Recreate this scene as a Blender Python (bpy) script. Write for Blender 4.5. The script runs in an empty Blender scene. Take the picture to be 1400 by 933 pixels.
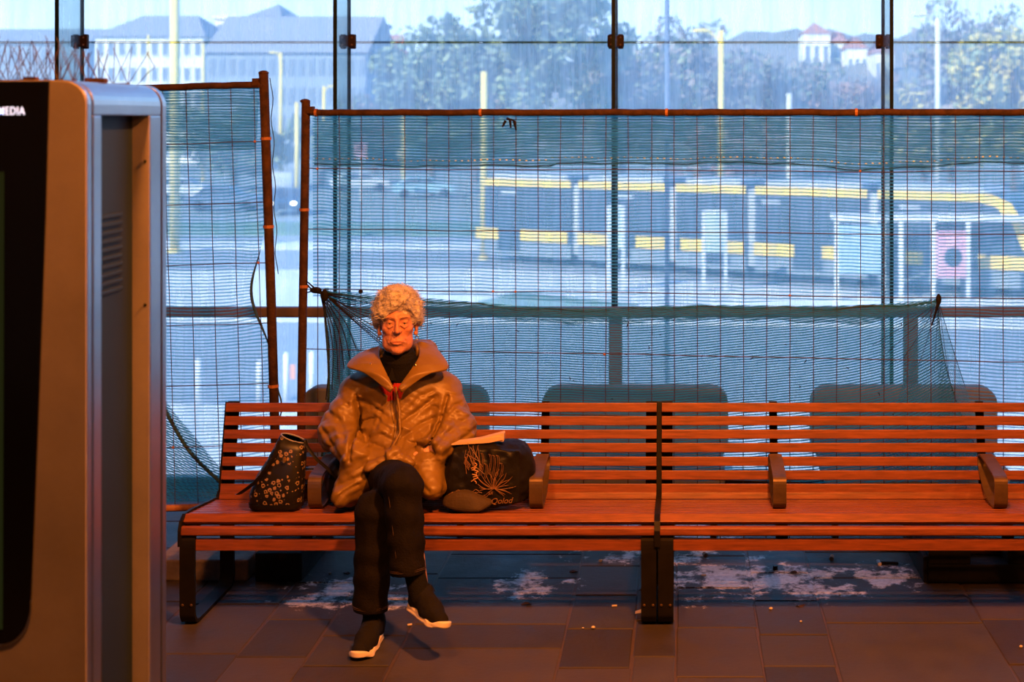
import bpy, math, random
import numpy as np
from mathutils import Vector, Matrix, Quaternion
S = bpy.context.scene
COL = S.collection
R = math.radians

# ---------------------------------------------------------------- camera
EYE = 2.084                     # camera height above the station floor
cam_d = bpy.data.cameras.new('camera'); cam = bpy.data.objects.new('camera', cam_d); COL.objects.link(cam)
cam.location = (0, 0, EYE); cam.rotation_euler = (R(90), 0, 0)
cam_d.sensor_width = 36; cam_d.lens = 1900/1400*36
cam_d.shift_x = -230/1400; cam_d.shift_y = -306.5/1400
cam_d.clip_end = 900; cam_d.clip_start = .05
cam_d.dof.use_dof = True; cam_d.dof.focus_distance = 5.75; cam_d.dof.aperture_fstop = 3.0
S.camera = cam
S.view_settings.view_transform = 'Standard'; S.view_settings.look = 'None'
S.view_settings.gamma = 1; S.view_settings.use_curve_mapping = False
S.view_settings.exposure = 0.25
S.cycles.use_denoising = True
S.cycles.transparent_max_bounces = 24
S.cycles.max_bounces = 7
S.cycles.sample_clamp_indirect = 4

# ---------------------------------------------------------------- sky
W = bpy.data.worlds.new('sky'); S.world = W; W.use_nodes = True
wn = W.node_tree.nodes; wl = W.node_tree.links; wn.clear()
tc = wn.new('ShaderNodeTexCoord'); sx = wn.new('ShaderNodeSeparateXYZ'); cr = wn.new('ShaderNodeValToRGB')
bg = wn.new('ShaderNodeBackground'); wo = wn.new('ShaderNodeOutputWorld')
wl.new(tc.outputs['Generated'], sx.inputs[0]); wl.new(sx.outputs['Z'], cr.inputs[0])
wl.new(cr.outputs[0], bg.inputs[0]); wl.new(bg.outputs[0], wo.inputs[0])
E = cr.color_ramp.elements
E[0].position = 0.0; E[0].color = (.54, .66, .80, 1)
E[1].position = 1.0; E[1].color = (.002, .10, .42, 1)
e = E.new(.085); e.color = (.46, .62, .80, 1)
e = E.new(.17); e.color = (.34, .66, .92, 1)
e = E.new(.34); e.color = (.012, .25, .64, 1)
bg.inputs[1].default_value = 2.5
# low sun from behind the station, over the camera's left shoulder: it lights the far facades, never the hall
sun_d = bpy.data.lights.new('sun', 'SUN'); sun = bpy.data.objects.new('sun', sun_d); COL.objects.link(sun)
sun_d.energy = 8; sun_d.color = (1, .93, .78); sun_d.angle = R(1)
sun.rotation_euler = (R(58), 0, R(-38))
# sodium lamps of the hall
def area(name, loc, aim, size, watts, color=(1, .27, .042)):
    d = bpy.data.lights.new(name, 'AREA'); o = bpy.data.objects.new(name, d); COL.objects.link(o)
    d.shape = 'DISK'; d.size = size; d.energy = watts; d.color = color
    o.location = loc; o.rotation_euler = (Vector(aim)-Vector(loc)).to_track_quat('-Z', 'Y').to_euler()
    return o
area('hall_lamp', (.45, 3.3, 3.6), (-.4, 5.9, .4), .26, 255)
area('hall_lamp', (-1.1, 2.2, 4.3), (-1.1, 5.2, .6), .4, 140)
area('hall_lamp', (3.6, 2.6, 3.9), (1.0, 6, .4), .4, 95)

# ---------------------------------------------------------------- helpers
def wp(px, py, Y):
    """point seen at (px, py) of the photograph, Y metres in front of the camera"""
    return Vector(((px-930)*Y/1900, Y, EYE-(py-160)*Y/1900))
def tag(o, label=None, cat=None, group=None, kind=None):
    if label: o['label'] = label
    if cat: o['category'] = cat
    if group: o['group'] = group
    if kind: o['kind'] = kind
    return o
def empty(name, loc=(0, 0, 0), rot=(0, 0, 0), **k):
    o = bpy.data.objects.new(name, None); COL.objects.link(o); o.location = loc; o.rotation_euler = rot
    o.empty_display_size = .1
    return tag(o, **k)
def copy_tree(o, parent=None):
    c = o.copy(); COL.objects.link(c)
    if parent: c.parent = parent
    for ch in list(o.children): copy_tree(ch, c)
    return c
class MB:
    def __init__(s): s.v = []; s.f = []; s.uv = None
    def add(s, vs, fs):
        n = len(s.v); s.v += [tuple(v) for v in vs]; s.f += [tuple(i+n for i in f) for f in fs]; return s
    def box(s, a, b, M=None):
        x0, y0, z0 = a; x1, y1, z1 = b
        vs = [Vector(p) for p in ((x0,y0,z0),(x1,y0,z0),(x1,y1,z0),(x0,y1,z0),(x0,y0,z1),(x1,y0,z1),(x1,y1,z1),(x0,y1,z1))]
        if M is not None: vs = [M @ v for v in vs]
        return s.add(vs, [(3,2,1,0),(4,5,6,7),(0,1,5,4),(1,2,6,5),(2,3,7,6),(3,0,4,7)])
    def rbox(s, a, b, r, M=None, ax=1, seg=3):
        """box with the four edges running along axis ax rounded"""
        i, j = [k for k in range(3) if k != ax]
        prof = []
        for cx, cy, a0 in ((b[i]-r, b[j]-r, 0), (a[i]+r, b[j]-r, 90), (a[i]+r, a[j]+r, 180), (b[i]-r, a[j]+r, 270)):
            for k in range(seg+1):
                t = R(a0+90*k/seg); prof.append((cx+r*math.cos(t), cy+r*math.sin(t)))
        n = len(prof); vs = []
        for d in (a[ax], b[ax]):
            for p in prof:
                q = [0, 0, 0]; q[i] = p[0]; q[j] = p[1]; q[ax] = d; vs.append(Vector(q))
        if M is not None: vs = [M @ v for v in vs]
        fs = [tuple(range(n)), tuple(range(2*n-1, n-1, -1))]+[(k, n+k, n+(k+1) % n, (k+1) % n) for k in range(n)]
        return s.add(vs, fs)
    def prism(s, poly, ax, d0, d1, M=None):
        i, j = [k for k in range(3) if k != ax]; n = len(poly); vs = []
        for d in (d0, d1):
            for p in poly:
                q = [0, 0, 0]; q[i] = p[0]; q[j] = p[1]; q[ax] = d; vs.append(Vector(q))
        if M is not None: vs = [M @ v for v in vs]
        return s.add(vs, [tuple(range(n)), tuple(range(2*n-1, n-1, -1))]+[(k, n+k, n+(k+1) % n, (k+1) % n) for k in range(n)])
    def tube(s, pts, r, seg=8, cap=True, flat=1.0):
        pts = [Vector(p) for p in pts]; n = len(pts)
        rs = r if isinstance(r, (list, tuple)) else [r]*n
        t = (pts[1]-pts[0]).normalized(); up = Vector((0, 0, 1)) if abs(t.z) < .9 else Vector((1, 0, 0))
        u = t.cross(up).normalized(); vs = []
        for k in range(n):
            tt = (pts[min(k+1, n-1)]-pts[max(k-1, 0)]).normalized()
            u = (u-tt*u.dot(tt)).normalized(); w = tt.cross(u)
            for a in range(seg):
                c = 2*math.pi*a/seg; vs.append(pts[k]+(u*math.cos(c)+w*math.sin(c)*flat)*rs[k])
        fs = [(k*seg+a, k*seg+(a+1) % seg, (k+1)*seg+(a+1) % seg, (k+1)*seg+a) for k in range(n-1) for a in range(seg)]
        if cap: fs += [tuple(range(seg-1, -1, -1)), tuple(range((n-1)*seg, n*seg))]
        return s.add(vs, fs)
    def ball(s, c, r, n=8, m=6):
        r = r if isinstance(r, (tuple, list)) else (r, r, r); vs = []; fs = []
        for i in range(m+1):
            a = math.pi*i/m
            for j in range(n):
                b = 2*math.pi*j/n
                vs.append((c[0]+r[0]*math.sin(a)*math.cos(b), c[1]+r[1]*math.sin(a)*math.sin(b), c[2]+r[2]*math.cos(a)))
        for i in range(m):
            for j in range(n): fs.append((i*n+j, (i+1)*n+j, (i+1)*n+(j+1) % n, i*n+(j+1) % n))
        return s.add(vs, fs)
    def build(s, name, m, parent=None, smooth=False, bevel=0, **k):
        me = bpy.data.meshes.new(name); me.from_pydata(s.v, [], s.f); me.update()
        if m: me.materials.append(m)
        if smooth: me.polygons.foreach_set('use_smooth', [True]*len(me.polygons))
        o = bpy.data.objects.new(name, me); COL.objects.link(o)
        if parent: o.parent = parent
        if bevel:
            b = o.modifiers.new('bevel', 'BEVEL'); b.width = bevel; b.segments = 2; b.limit_method = 'ANGLE'; b.angle_limit = R(40)
        return tag(o, **k)
def ribbon(path, w, th, ax=0):
    """flat bar: path in the plane normal to axis ax, width w along ax, thickness th"""
    mb = MB(); n = len(path); P = [Vector(p) for p in path]; e = Vector((0, 0, 0)); e[ax] = 1; vs = []
    closed = (P[0]-P[-1]).length < 1e-6
    if closed: P = P[:-1]; n -= 1
    for k in range(n):
        a = P[k-1] if (k or closed) else P[0]; b = P[(k+1) % n] if (k < n-1 or closed) else P[-1]
        t = (b-a).normalized(); nn = t.cross(e)
        for sx_, sn in ((-1, -1), (1, -1), (1, 1), (-1, 1)): vs.append(P[k]+e*sx_*w/2+nn*sn*th/2)
    fs = []
    for k in range(n if closed else n-1):
        q = (k+1) % n
        for a in range(4): fs.append((k*4+a, k*4+(a+1) % 4, q*4+(a+1) % 4, q*4+a))
    if not closed: fs += [(3, 2, 1, 0), tuple((n-1)*4+a for a in range(4))]
    return mb.add(vs, fs)
def spline(pts, n=8):
    """catmull-rom through pts"""
    P = [Vector(p) for p in pts]; out = []
    for i in range(len(P)-1):
        p0 = P[max(i-1, 0)]; p1 = P[i]; p2 = P[i+1]; p3 = P[min(i+2, len(P)-1)]
        for k in range(n):
            t = k/n
            out.append(.5*((2*p1)+(p2-p0)*t+(2*p0-5*p1+4*p2-p3)*t*t+(3*p1-p0-3*p2+p3)*t**3))
    return out+[P[-1]]

# ---------------------------------------------------------------- materials
def mat(name, col, rough=.6, metal=0., var=0., vscale=8., bump=0., bscale=40., spec=None, col2=None, stretch=(1, 1, 1), trans=0., emit=None, sheen=0., coat=0.):
    m = bpy.data.materials.new(name); m.use_nodes = True; N = m.node_tree.nodes; L = m.node_tree.links
    b = N['Principled BSDF']; b.inputs['Base Color'].default_value = (*col, 1)
    b.inputs['Roughness'].default_value = rough; b.inputs['Metallic'].default_value = metal
    b.inputs['Specular IOR Level'].default_value = (.15 if max(col) < .03 and rough > .3 else .5) if spec is None else spec
    if sheen: b.inputs['Sheen Weight'].default_value = sheen
    if coat: b.inputs['Coat Weight'].default_value = coat; b.inputs['Coat Roughness'].default_value = .15
    if emit: b.inputs['Emission Color'].default_value = (*emit[:3], 1); b.inputs['Emission Strength'].default_value = emit[3]
    if var or bump or col2:
        t = N.new('ShaderNodeTexCoord'); mp = N.new('ShaderNodeMapping'); mp.inputs['Scale'].default_value = stretch
        L.new(t.outputs['Object'], mp.inputs[0])
    if var or col2:
        n = N.new('ShaderNodeTexNoise'); n.inputs['Scale'].default_value = vscale; n.inputs['Detail'].default_value = 6; n.inputs['Roughness'].default_value = .65
        L.new(mp.outputs[0], n.inputs['Vector'])
        r = N.new('ShaderNodeValToRGB'); L.new(n.outputs['Fac'], r.inputs[0])
        r.color_ramp.elements[0].position = .32; r.color_ramp.elements[1].position = .68
        c2 = col2 or tuple(min(1, c*(1+var)) for c in col); c1 = col if col2 else tuple(c*(1-var) for c in col)
        r.color_ramp.elements[0].color = (*c1, 1); r.color_ramp.elements[1].color = (*c2, 1)
        L.new(r.outputs[0], b.inputs['Base Color'])
    if bump:
        n = N.new('ShaderNodeTexNoise'); n.inputs['Scale'].default_value = bscale; n.inputs['Detail'].default_value = 5
        L.new(mp.outputs[0], n.inputs['Vector'])
        bu = N.new('ShaderNodeBump'); bu.inputs['Strength'].default_value = bump; bu.inputs['Distance'].default_value = .01
        L.new(n.outputs['Fac'], bu.inputs['Height']); L.new(bu.outputs[0], b.inputs['Normal'])
    return m
M = {}
M['wood'] = mat('oiled_hardwood', (.185, .052, .020), .36, var=.4, vscale=5, stretch=(1.5, 18, 18), bump=.12, bscale=60, spec=.5)
M['iron'] = mat('dark_painted_steel', (.007, .006, .006), .5, var=.3, bump=.1)
M['arm'] = mat('bronze_painted_steel', (.12, .075, .04), .40, metal=.45, var=.2, vscale=20)
M['rust'] = mat('rusty_pipe', (.025, .013, .009), .75, col2=(.065, .032, .019), vscale=22, bump=.5, bscale=90)
M['wire'] = mat('rusty_wire', (.03, .014, .010), .7, var=.4, vscale=60)
M['tie'] = mat('rusted_clamp', (.30, .12, .045), .6, var=.3, vscale=60)
M['ceiling'] = mat('ceiling_paint', (.10, .09, .08), .9)
M['wallp'] = mat('wall_paint', (.12, .11, .10), .9)
M['concrete'] = mat('concrete', (.16, .13, .11), .85, var=.25, vscale=14, bump=.4)
M['rubber'] = mat('black_recycled_rubber', (.012, .012, .013), .8, var=.3, bump=.4)
M['black'] = mat('black_plastic', (.012, .012, .012), .5)
M['steel'] = mat('brushed_steel', (.50, .52, .55), .30, metal=1.0, var=.08, vscale=3, bump=.05)
M['kpaint'] = mat('grey_metallic_paint', (.33, .30, .27), .42, metal=.25, var=.14, vscale=3.5, bump=.05, bscale=200)
M['kpanel'] = mat('slate_panel', (.007, .017, .034), .55, spec=.3, var=.10, vscale=5)
M['clip'] = mat('dark_glass_clamp', (.018, .011, .009), .6, metal=.3)
M['rail'] = mat('painted_rail', (.12, .085, .075), .5)
M['lseat'] = mat('grey_seat_shell', (.17, .17, .18), .7, var=.15)
M['skin'] = None

# ---------------------------------------------------------------- implicit surfaces (numpy)
def vlen(x, y, z): return np.sqrt(x*x+y*y+z*z)
def ell(p, c, r):
    x, y, z = (p[0]-c[0])/r[0], (p[1]-c[1])/r[1], (p[2]-c[2])/r[2]
    k0 = vlen(x, y, z); k1 = vlen(x/r[0], y/r[1], z/r[2])
    return k0*(k0-1)/np.maximum(k1, 1e-6)
def cone(p, a, b, ra, rb=None, sc=(1, 1, 1)):
    rb = ra if rb is None else rb
    a = np.array(a, float); b = np.array(b, float); d = b-a; L2 = max((d*d).sum(), 1e-9)
    t = np.clip(((p[0]-a[0])*d[0]+(p[1]-a[1])*d[1]+(p[2]-a[2])*d[2])/L2, 0, 1)
    x, y, z = p[0]-a[0]-t*d[0], p[1]-a[1]-t*d[1], p[2]-a[2]-t*d[2]
    return vlen(x/sc[0], y/sc[1], z/sc[2])*min(sc)-(ra+(rb-ra)*t)*min(sc)
def path(p, pts, rs, k=0):
    d = None
    for i in range(len(pts)-1):
        e = cone(p, pts[i], pts[i+1], rs[i], rs[i+1]); d = e if d is None else (np.minimum(d, e) if not k else smin(d, e, k))
    return d
def smin(a, b, k):
    h = np.clip(.5+.5*(b-a)/k, 0, 1); return b+(a-b)*h-k*h*(1-h)
def smax(a, b, k): return -smin(-a, -b, k)
def rnd(ix, iy, iz, s):
    h = (ix*374761393+iy*668265263+iz*2147483647+s*1274126177).astype(np.int64)
    h = (h ^ (h >> 13))*1103515245 & 0x7fffffff; h = (h ^ (h >> 16))*12345 & 0xffffff
    return h/0xffffff*2-1
def vnoise(p, f, s=0):
    x, y, z = p[0]*f[0]+100, p[1]*f[1]+100, p[2]*f[2]+100
    ix, iy, iz = np.floor(x).astype(np.int64), np.floor(y).astype(np.int64), np.floor(z).astype(np.int64)
    u, v, w = x-ix, y-iy, z-iz; u, v, w = u*u*(3-2*u), v*v*(3-2*v), w*w*(3-2*w); r = 0
    for a in (0, 1):
        for b in (0, 1):
            for c in (0, 1):
                r = r+rnd(ix+a, iy+b, iz+c, s)*(u if a else 1-u)*(v if b else 1-v)*(w if c else 1-w)
    return r
def surface(f, lo, hi, h):
    """surface nets of f = 0 inside the box lo-hi, cell h"""
    lo = np.array(lo, float); hi = np.array(hi, float); n = np.ceil((hi-lo)/h).astype(int)+1
    xs, ys, zs = [lo[i]+h*np.arange(n[i]) for i in range(3)]
    F = np.empty(n, np.float32)
    for i in range(0, n[0], 16):
        g = np.meshgrid(xs[i:i+16], ys, zs, indexing='ij'); F[i:i+16] = f(g)
    F[0] = F[-1] = 1; F[:, 0] = F[:, -1] = 1; F[:, :, 0] = F[:, :, -1] = 1
    B = F < 0; c = np.zeros(n-1, np.int8); sl = [(slice(None, -1), slice(1, None))[k] for k in (0, 1)]
    corners = [(a, b, d) for a in (0, 1) for b in (0, 1) for d in (0, 1)]
    for a, b, d in corners: c += B[sl[a], sl[b], sl[d]]
    I = np.argwhere((c > 0) & (c < 8)); idx = -np.ones(n-1, np.int64); idx[tuple(I.T)] = np.arange(len(I))
    acc = np.zeros((len(I), 3)); cnt = np.zeros(len(I))
    for ax in range(3):
        for o in corners:
            if o[ax]: continue
            o = np.array(o); q = o.copy(); q[ax] = 1
            a = F[tuple((I+o).T)]; b = F[tuple((I+q).T)]; m = (a < 0) != (b < 0)
            t = np.where(m, a/np.where(m, a-b, 1), 0); pt = np.repeat(o[None].astype(float), len(I), 0); pt[:, ax] = t
            acc[m] += pt[m]; cnt += m
    V = lo+(I+acc/cnt[:, None])*h; Q = []
    for ax in range(3):
        s0 = [slice(None)]*3; s1 = [slice(None)]*3; s0[ax] = slice(None, -1); s1[ax] = slice(1, None)
        A = B[tuple(s0)]; C = B[tuple(s1)]; u, w = (ax+1) % 3, (ax+2) % 3
        for sign in (0, 1):
            J = np.argwhere((A & ~C) if sign == 0 else (~A & C))
            if not len(J): continue
            q = []
            for du, dw in ((0, 0), (1, 0), (1, 1), (0, 1)):
                K = J.copy(); K[:, u] -= du; K[:, w] -= dw; q.append(idx[tuple(K.T)])
            q = np.stack(q, 1); Q.append(q[:, ::-1] if sign == 1 else q)
    Q = np.concatenate(Q); return V, Q
def relax(V, Q, it=1, k=.5):
    """laplacian smoothing, to take the grid stairs off"""
    n = len(V); e = np.concatenate([Q[:, [0, 1]], Q[:, [1, 2]], Q[:, [2, 3]], Q[:, [3, 0]]])
    for _ in range(it):
        s = np.zeros((n, 3)); c = np.zeros(n)
        for a, b in ((0, 1), (1, 0)):
            for x in range(3): s[:, x] += np.bincount(e[:, a], V[e[:, b], x], n)
            c += np.bincount(e[:, a], minlength=n)
        V = V*(1-k)+s/np.maximum(c, 1)[:, None]*k
    return V
def nmesh(name, VQ, m, parent=None, it=1, cols=None, **k):
    V, Q = VQ
    if it: V = relax(V, Q, it)
    me = bpy.data.meshes.new(name); me.vertices.add(len(V)); me.vertices.foreach_set('co', V.astype(np.float32).ravel())
    me.loops.add(Q.size); me.loops.foreach_set('vertex_index', Q.astype(np.int32).ravel())
    me.polygons.add(len(Q)); me.polygons.foreach_set('loop_start', np.arange(0, Q.size, 4, dtype=np.int32))
    me.update(calc_edges=True); me.validate()
    me.polygons.foreach_set('use_smooth', [True]*len(me.polygons))
    if cols is not None:
        a = me.color_attributes.new('tint', 'FLOAT_COLOR', 'POINT')
        c = cols(V); c = np.concatenate([c, np.ones((len(c), 1))], 1); a.data.foreach_set('color', c.astype(np.float32).ravel())
    me.materials.append(m); o = bpy.data.objects.new(name, me); COL.objects.link(o)
    if parent: o.parent = parent
    return tag(o, **k)
# ================================================================ the hall
GY = 7.8                                            # plane of the glass wall
def struct(name, mb, m, **k): return mb.build(name, m, kind='structure', **k)
# floor of irregular stone slabs; columns run towards the glass
fm = bpy.data.materials.new('stone_slabs'); fm.use_nodes = True
N = fm.node_tree.nodes; L = fm.node_tree.links; pb = N['Principled BSDF']
pb.inputs['Specular IOR Level'].default_value = .35; tcn = N.new('ShaderNodeTexCoord'); at = N.new('ShaderNodeAttribute'); at.attribute_name = 'slab'
def node(N, t, **k):
    n = N.new(t)
    for a, b in k.items(): setattr(n, a, b)
    return n
def math_(N, L, op, a, b=None, clamp=False):
    n = N.new('ShaderNodeMath'); n.operation = op; n.use_clamp = clamp
    for i, v in enumerate((a, b)):
        if v is None: continue
        if isinstance(v, (int, float)): n.inputs[i].default_value = v
        else: L.new(v, n.inputs[i])
    return n.outputs[0]
def noise(N, L, vec, scale, detail=5, rough=.6):
    n = N.new('ShaderNodeTexNoise'); n.inputs['Scale'].default_value = scale; n.inputs['Detail'].default_value = detail; n.inputs['Roughness'].default_value = rough
    L.new(vec, n.inputs['Vector']); return n.outputs['Fac']
def mixc(N, L, f, a, b):
    n = N.new('ShaderNodeMix'); n.data_type = 'RGBA'
    if isinstance(f, float): n.inputs[0].default_value = f
    else: L.new(f, n.inputs[0])
    for i, v in ((6, a), (7, b)):
        if isinstance(v, tuple): n.inputs[i].default_value = (*v, 1)
        else: L.new(v, n.inputs[i])
    return n.outputs[2]
O = tcn.outputs['Object']
n1 = noise(N, L, O, 9, 8, .7); n2 = noise(N, L, O, 45, 6); n3 = noise(N, L, O, 6.5, 9, .72); n4 = noise(N, L, O, 2.2, 4)
base = mixc(N, L, n1, (.022, .018, .016), (.070, .057, .049))
hv = N.new('ShaderNodeMix'); hv.data_type = 'RGBA'; hv.blend_type = 'MULTIPLY'; hv.inputs[0].default_value = 1.0
L.new(base, hv.inputs[6]); L.new(at.outputs['Color'], hv.inputs[7])
# lime and dried puddle stains lying in patches on the slabs
spots = [((455-930)/312, 6.1, .20), ((520-930)/316, 6.05, .16), ((985-930)/311, 6.28, .28), ((1060-930)/311, 6.25, .22), ((735-930)/300, 6.2, .16), ((1110-930)/300, 6.2, .2), ((1215-930)/303, 6.3, .16), ((385-930)/330, 5.98, .05), (-.1, 6.9, .4)]
sm = None
for (a, b, r) in spots:
    d = node(N, 'ShaderNodeVectorMath', operation='DISTANCE'); L.new(O, d.inputs[0]); d.inputs[1].default_value = (a, b, 0)
    v = math_(N, L, 'SUBTRACT', 1.0, math_(N, L, 'DIVIDE', d.outputs['Value'], r*1.5), True)
    sm = v if sm is None else math_(N, L, 'MAXIMUM', sm, v)
st = math_(N, L, 'ADD', math_(N, L, 'MULTIPLY', sm, .22), n3)
st = math_(N, L, 'MULTIPLY', math_(N, L, 'SUBTRACT', st, .60), 12.0, True)
st2 = math_(N, L, 'MULTIPLY', st, math_(N, L, 'GREATER_THAN', sm, .02))
st2 = math_(N, L, 'MULTIPLY', st2, math_(N, L, 'ADD', n2, .30))
dk = math_(N, L, 'MULTIPLY', math_(N, L, 'SUBTRACT', n4, .60), 9.0, True)
c1_ = mixc(N, L, math_(N, L, 'MULTIPLY', dk, .6), hv.outputs[2], (.022, .02, .02))
c2_ = mixc(N, L, st2, c1_, (.95, .96, .97)); L.new(c2_, pb.inputs['Base Color'])
L.new(math_(N, L, 'ADD', math_(N, L, 'MULTIPLY', n1, .40), .42), pb.inputs['Roughness'])
bu = N.new('ShaderNodeBump'); bu.inputs['Strength'].default_value = .45; bu.inputs['Distance'].default_value = .006
L.new(math_(N, L, 'ADD', n1, math_(N, L, 'MULTIPLY', n2, .5)), bu.inputs['Height']); L.new(bu.outputs[0], pb.inputs['Normal'])
rng = random.Random(7)
cx = [-1.713, -1.438, -1.097, -.465, -.185, -.016, .314, .595, 1.25]
joints = {-1.713: [5.36, 5.76], -1.438: [5.27, 5.58, 6.0], -1.097: [5.45, 5.71, 6.28], -.465: [5.254, 5.657, 6.055, 6.45], -.185: [5.366, 5.75, 6.12], -.016: [5.17, 5.67, 6.15], .314: [5.27, 5.59, 5.98, 6.35], .595: [4.9, 5.72, 6.28]}
cols_ = list(cx)
while cols_[0] > -9: cols_.insert(0, cols_[0]-rng.choice((.28, .33, .4, .62)))
while cols_[-1] < 9: cols_.append(cols_[-1]+rng.choice((.28, .33, .4, .62)))
v = []; f = []; tint = []
for i in range(len(cols_)-1):
    x0, x1 = cols_[i], cols_[i+1]; js = list(joints.get(x0, [5+rng.random()*.5]))
    while js[0] > -4: js.insert(0, js[0]-rng.uniform(.32, .55))
    while js[-1] < GY+.1: js.append(js[-1]+rng.uniform(.32, .55))
    for k in range(len(js)-1):
        y0, y1 = js[k], js[k+1]; g = .0035+rng.random()*.0025; b = .004; z = rng.uniform(-.002, .001); n = len(v)
        jit = [rng.uniform(-.005, .005) for _ in range(4)]
        q = [(x0+g+jit[0], y0+g), (x1-g+jit[1], y0+g), (x1-g+jit[2], y1-g), (x0+g+jit[3], y1-g)]
        s_ = ((1, 1), (-1, 1), (-1, -1), (1, -1))
        v += [(a, c, -.012) for a, c in q]+[(a, c, z-.003) for a, c in q]+[(a+s_[m_][0]*b, c+s_[m_][1]*b, z) for m_, (a, c) in enumerate(q)]
        f += [(n+8, n+9, n+10, n+11)]+[(n+4+a, n+4+(a+1) % 4, n+8+(a+1) % 4, n+8+a) for a in range(4)]+[(n+a, n+(a+1) % 4, n+4+(a+1) % 4, n+4+a) for a in range(4)]
        br = rng.uniform(.7, 1.3); w = rng.uniform(-.06, .06); tint += [(br*(1+w), br, br*(1-w), 1)]*12
n = len(v); v += [(-9.5, -4, -.005), (9.5, -4, -.005), (9.5, GY+.15, -.005), (-9.5, GY+.15, -.005)]; f.append((n, n+1, n+2, n+3)); tint += [(1.5, 1.3, 1.2, 1)]*4
me = bpy.data.meshes.new('floor'); me.from_pydata(v, [], f); me.update()
ca = me.color_attributes.new('slab', 'FLOAT_COLOR', 'POINT'); ca.data.foreach_set('color', np.array(tint, np.float32).ravel())
me.materials.append(fm); fl = bpy.data.objects.new('floor', me); COL.objects.link(fl); tag(fl, kind='structure')
struct('floor_slab', MB().box((-9.5, -4, -.6), (9.5, GY+.15, -.013)), M['concrete'])
struct('ceiling', MB().box((-9.5, -4, 4.7), (9.5, GY+.3, 5.0)), M['ceiling'])
struct('wall_left', MB().box((-9.7, -4, -.6), (-9.5, GY+.3, 5)), M['wallp'])
struct('wall_right', MB().box((9.5, -4, -.6), (9.7, GY+.3, 5)), M['wallp'])
struct('wall_back', MB().box((-9.7, -4.2, -.6), (9.7, -4, 5)), M['wallp'])
# the street-side wall of the storey below the hall
struct('wall_front', MB().box((-9.7, GY+.15, -3.6), (9.7, GY+.35, -.05)), M['concrete'])

# glass
def glassmat(name, tint, dust_haze, dcol=(.8, .85, .9), fres=1):
    m = bpy.data.materials.new(name); m.use_nodes = True; N = m.node_tree.nodes; L = m.node_tree.links; N.clear()
    o = N.new('ShaderNodeOutputMaterial'); t = N.new('ShaderNodeBsdfTransparent'); t.inputs[0].default_value = (*tint, 1)
    g = N.new('ShaderNodeBsdfGlossy'); g.inputs['Roughness'].default_value = .03; fr = N.new('ShaderNodeLayerWeight'); fr.inputs[0].default_value = .12
    tr = N.new('ShaderNodeBsdfTranslucent'); tr.inputs[0].default_value = (*dcol, 1)
    tc = N.new('ShaderNodeTexCoord'); mp = N.new('ShaderNodeMapping'); mp.inputs['Scale'].default_value = (14, 1, 1.2); L.new(tc.outputs['Object'], mp.inputs[0])
    nz = noise(N, L, mp.outputs[0], 1.0, 6, .7); a = math_(N, L, 'MULTIPLY', nz, dust_haze*2)
    m1 = N.new('ShaderNodeMixShader'); m1.inputs[0].default_value = .04
    if fres: L.new(fr.outputs['Fresnel'], m1.inputs[0])
    L.new(t.outputs[0], m1.inputs[1]); L.new(g.outputs[0], m1.inputs[2])
    m2 = N.new('ShaderNodeMixShader'); L.new(a, m2.inputs[0]); L.new(m1.outputs[0], m2.inputs[1]); L.new(tr.outputs[0], m2.inputs[2])
    L.new(m2.outputs[0], o.inputs[0]); return m
M['glass'] = glassmat('dusty_haze_glass', (.96, .985, 1.0), .30)  # outdoor haze is put into the panes as a pale translucent dust film
M['fin'] = glassmat('green_edge_glass', (.80, .87, .86), .14, fres=0)
M['gedge'] = mat('dark_glass_edge', (.004, .010, .009), .6, spec=.1)
X0 = -3.354-1.497*4
for i in range(13):
    x = X0+1.497*i
    w = empty('window_%d' % (i+1), (x, GY, 0), kind='structure')
    if x+1.497 < 9.6:
        for (za, zb) in ((.06, 2.498), (2.508, 4.7)):
            MB().box((.006, -.006, za), (1.491, .006, zb)).build('glass_pane', M['glass'], w)
            e = MB()
            e.box((.004, -.007, za-.003), (1.493, .007, za)); e.box((.004, -.007, zb), (1.493, .007, zb+.003))
            e.box((0, -.007, za), (.006, .007, zb)); e.build('pane_edge', M['gedge'], w)
    MB().box((-.008, -.32, .0), (.008, -.010, 4.7)).build('glass_fin', M['fin'], w)
    MB().box((-.010, -.326, .0), (.010, -.32, 4.7)).box((-.010, -.010, 0), (.010, -.007, 4.7)).build('fin_edge', M['gedge'], w)
    c = MB()
    c.rbox((-.042, -.035, 2.505-.040), (-.012, -.012, 2.505+.042), .006); c.rbox((.012, -.035, 2.505-.040), (.042, -.012, 2.505+.042), .006)
    c.box((-.046, -.05, 2.505-.03), (.046, -.035, 2.505+.035))
    cl = c.build('clamp', M['clip'], w, bevel=.003)
    for sx_ in (-1, 1):
        for sz in (-1, 1): MB().ball((sx_*.026, -.052, 2.507+sz*.02), .006, 6, 4).build('bolt', M['arm'], cl)
struct('trim_1', MB().box((-9.5, GY-.05, 0), (9.5, GY+.05, .06)), M['clip'])
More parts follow.
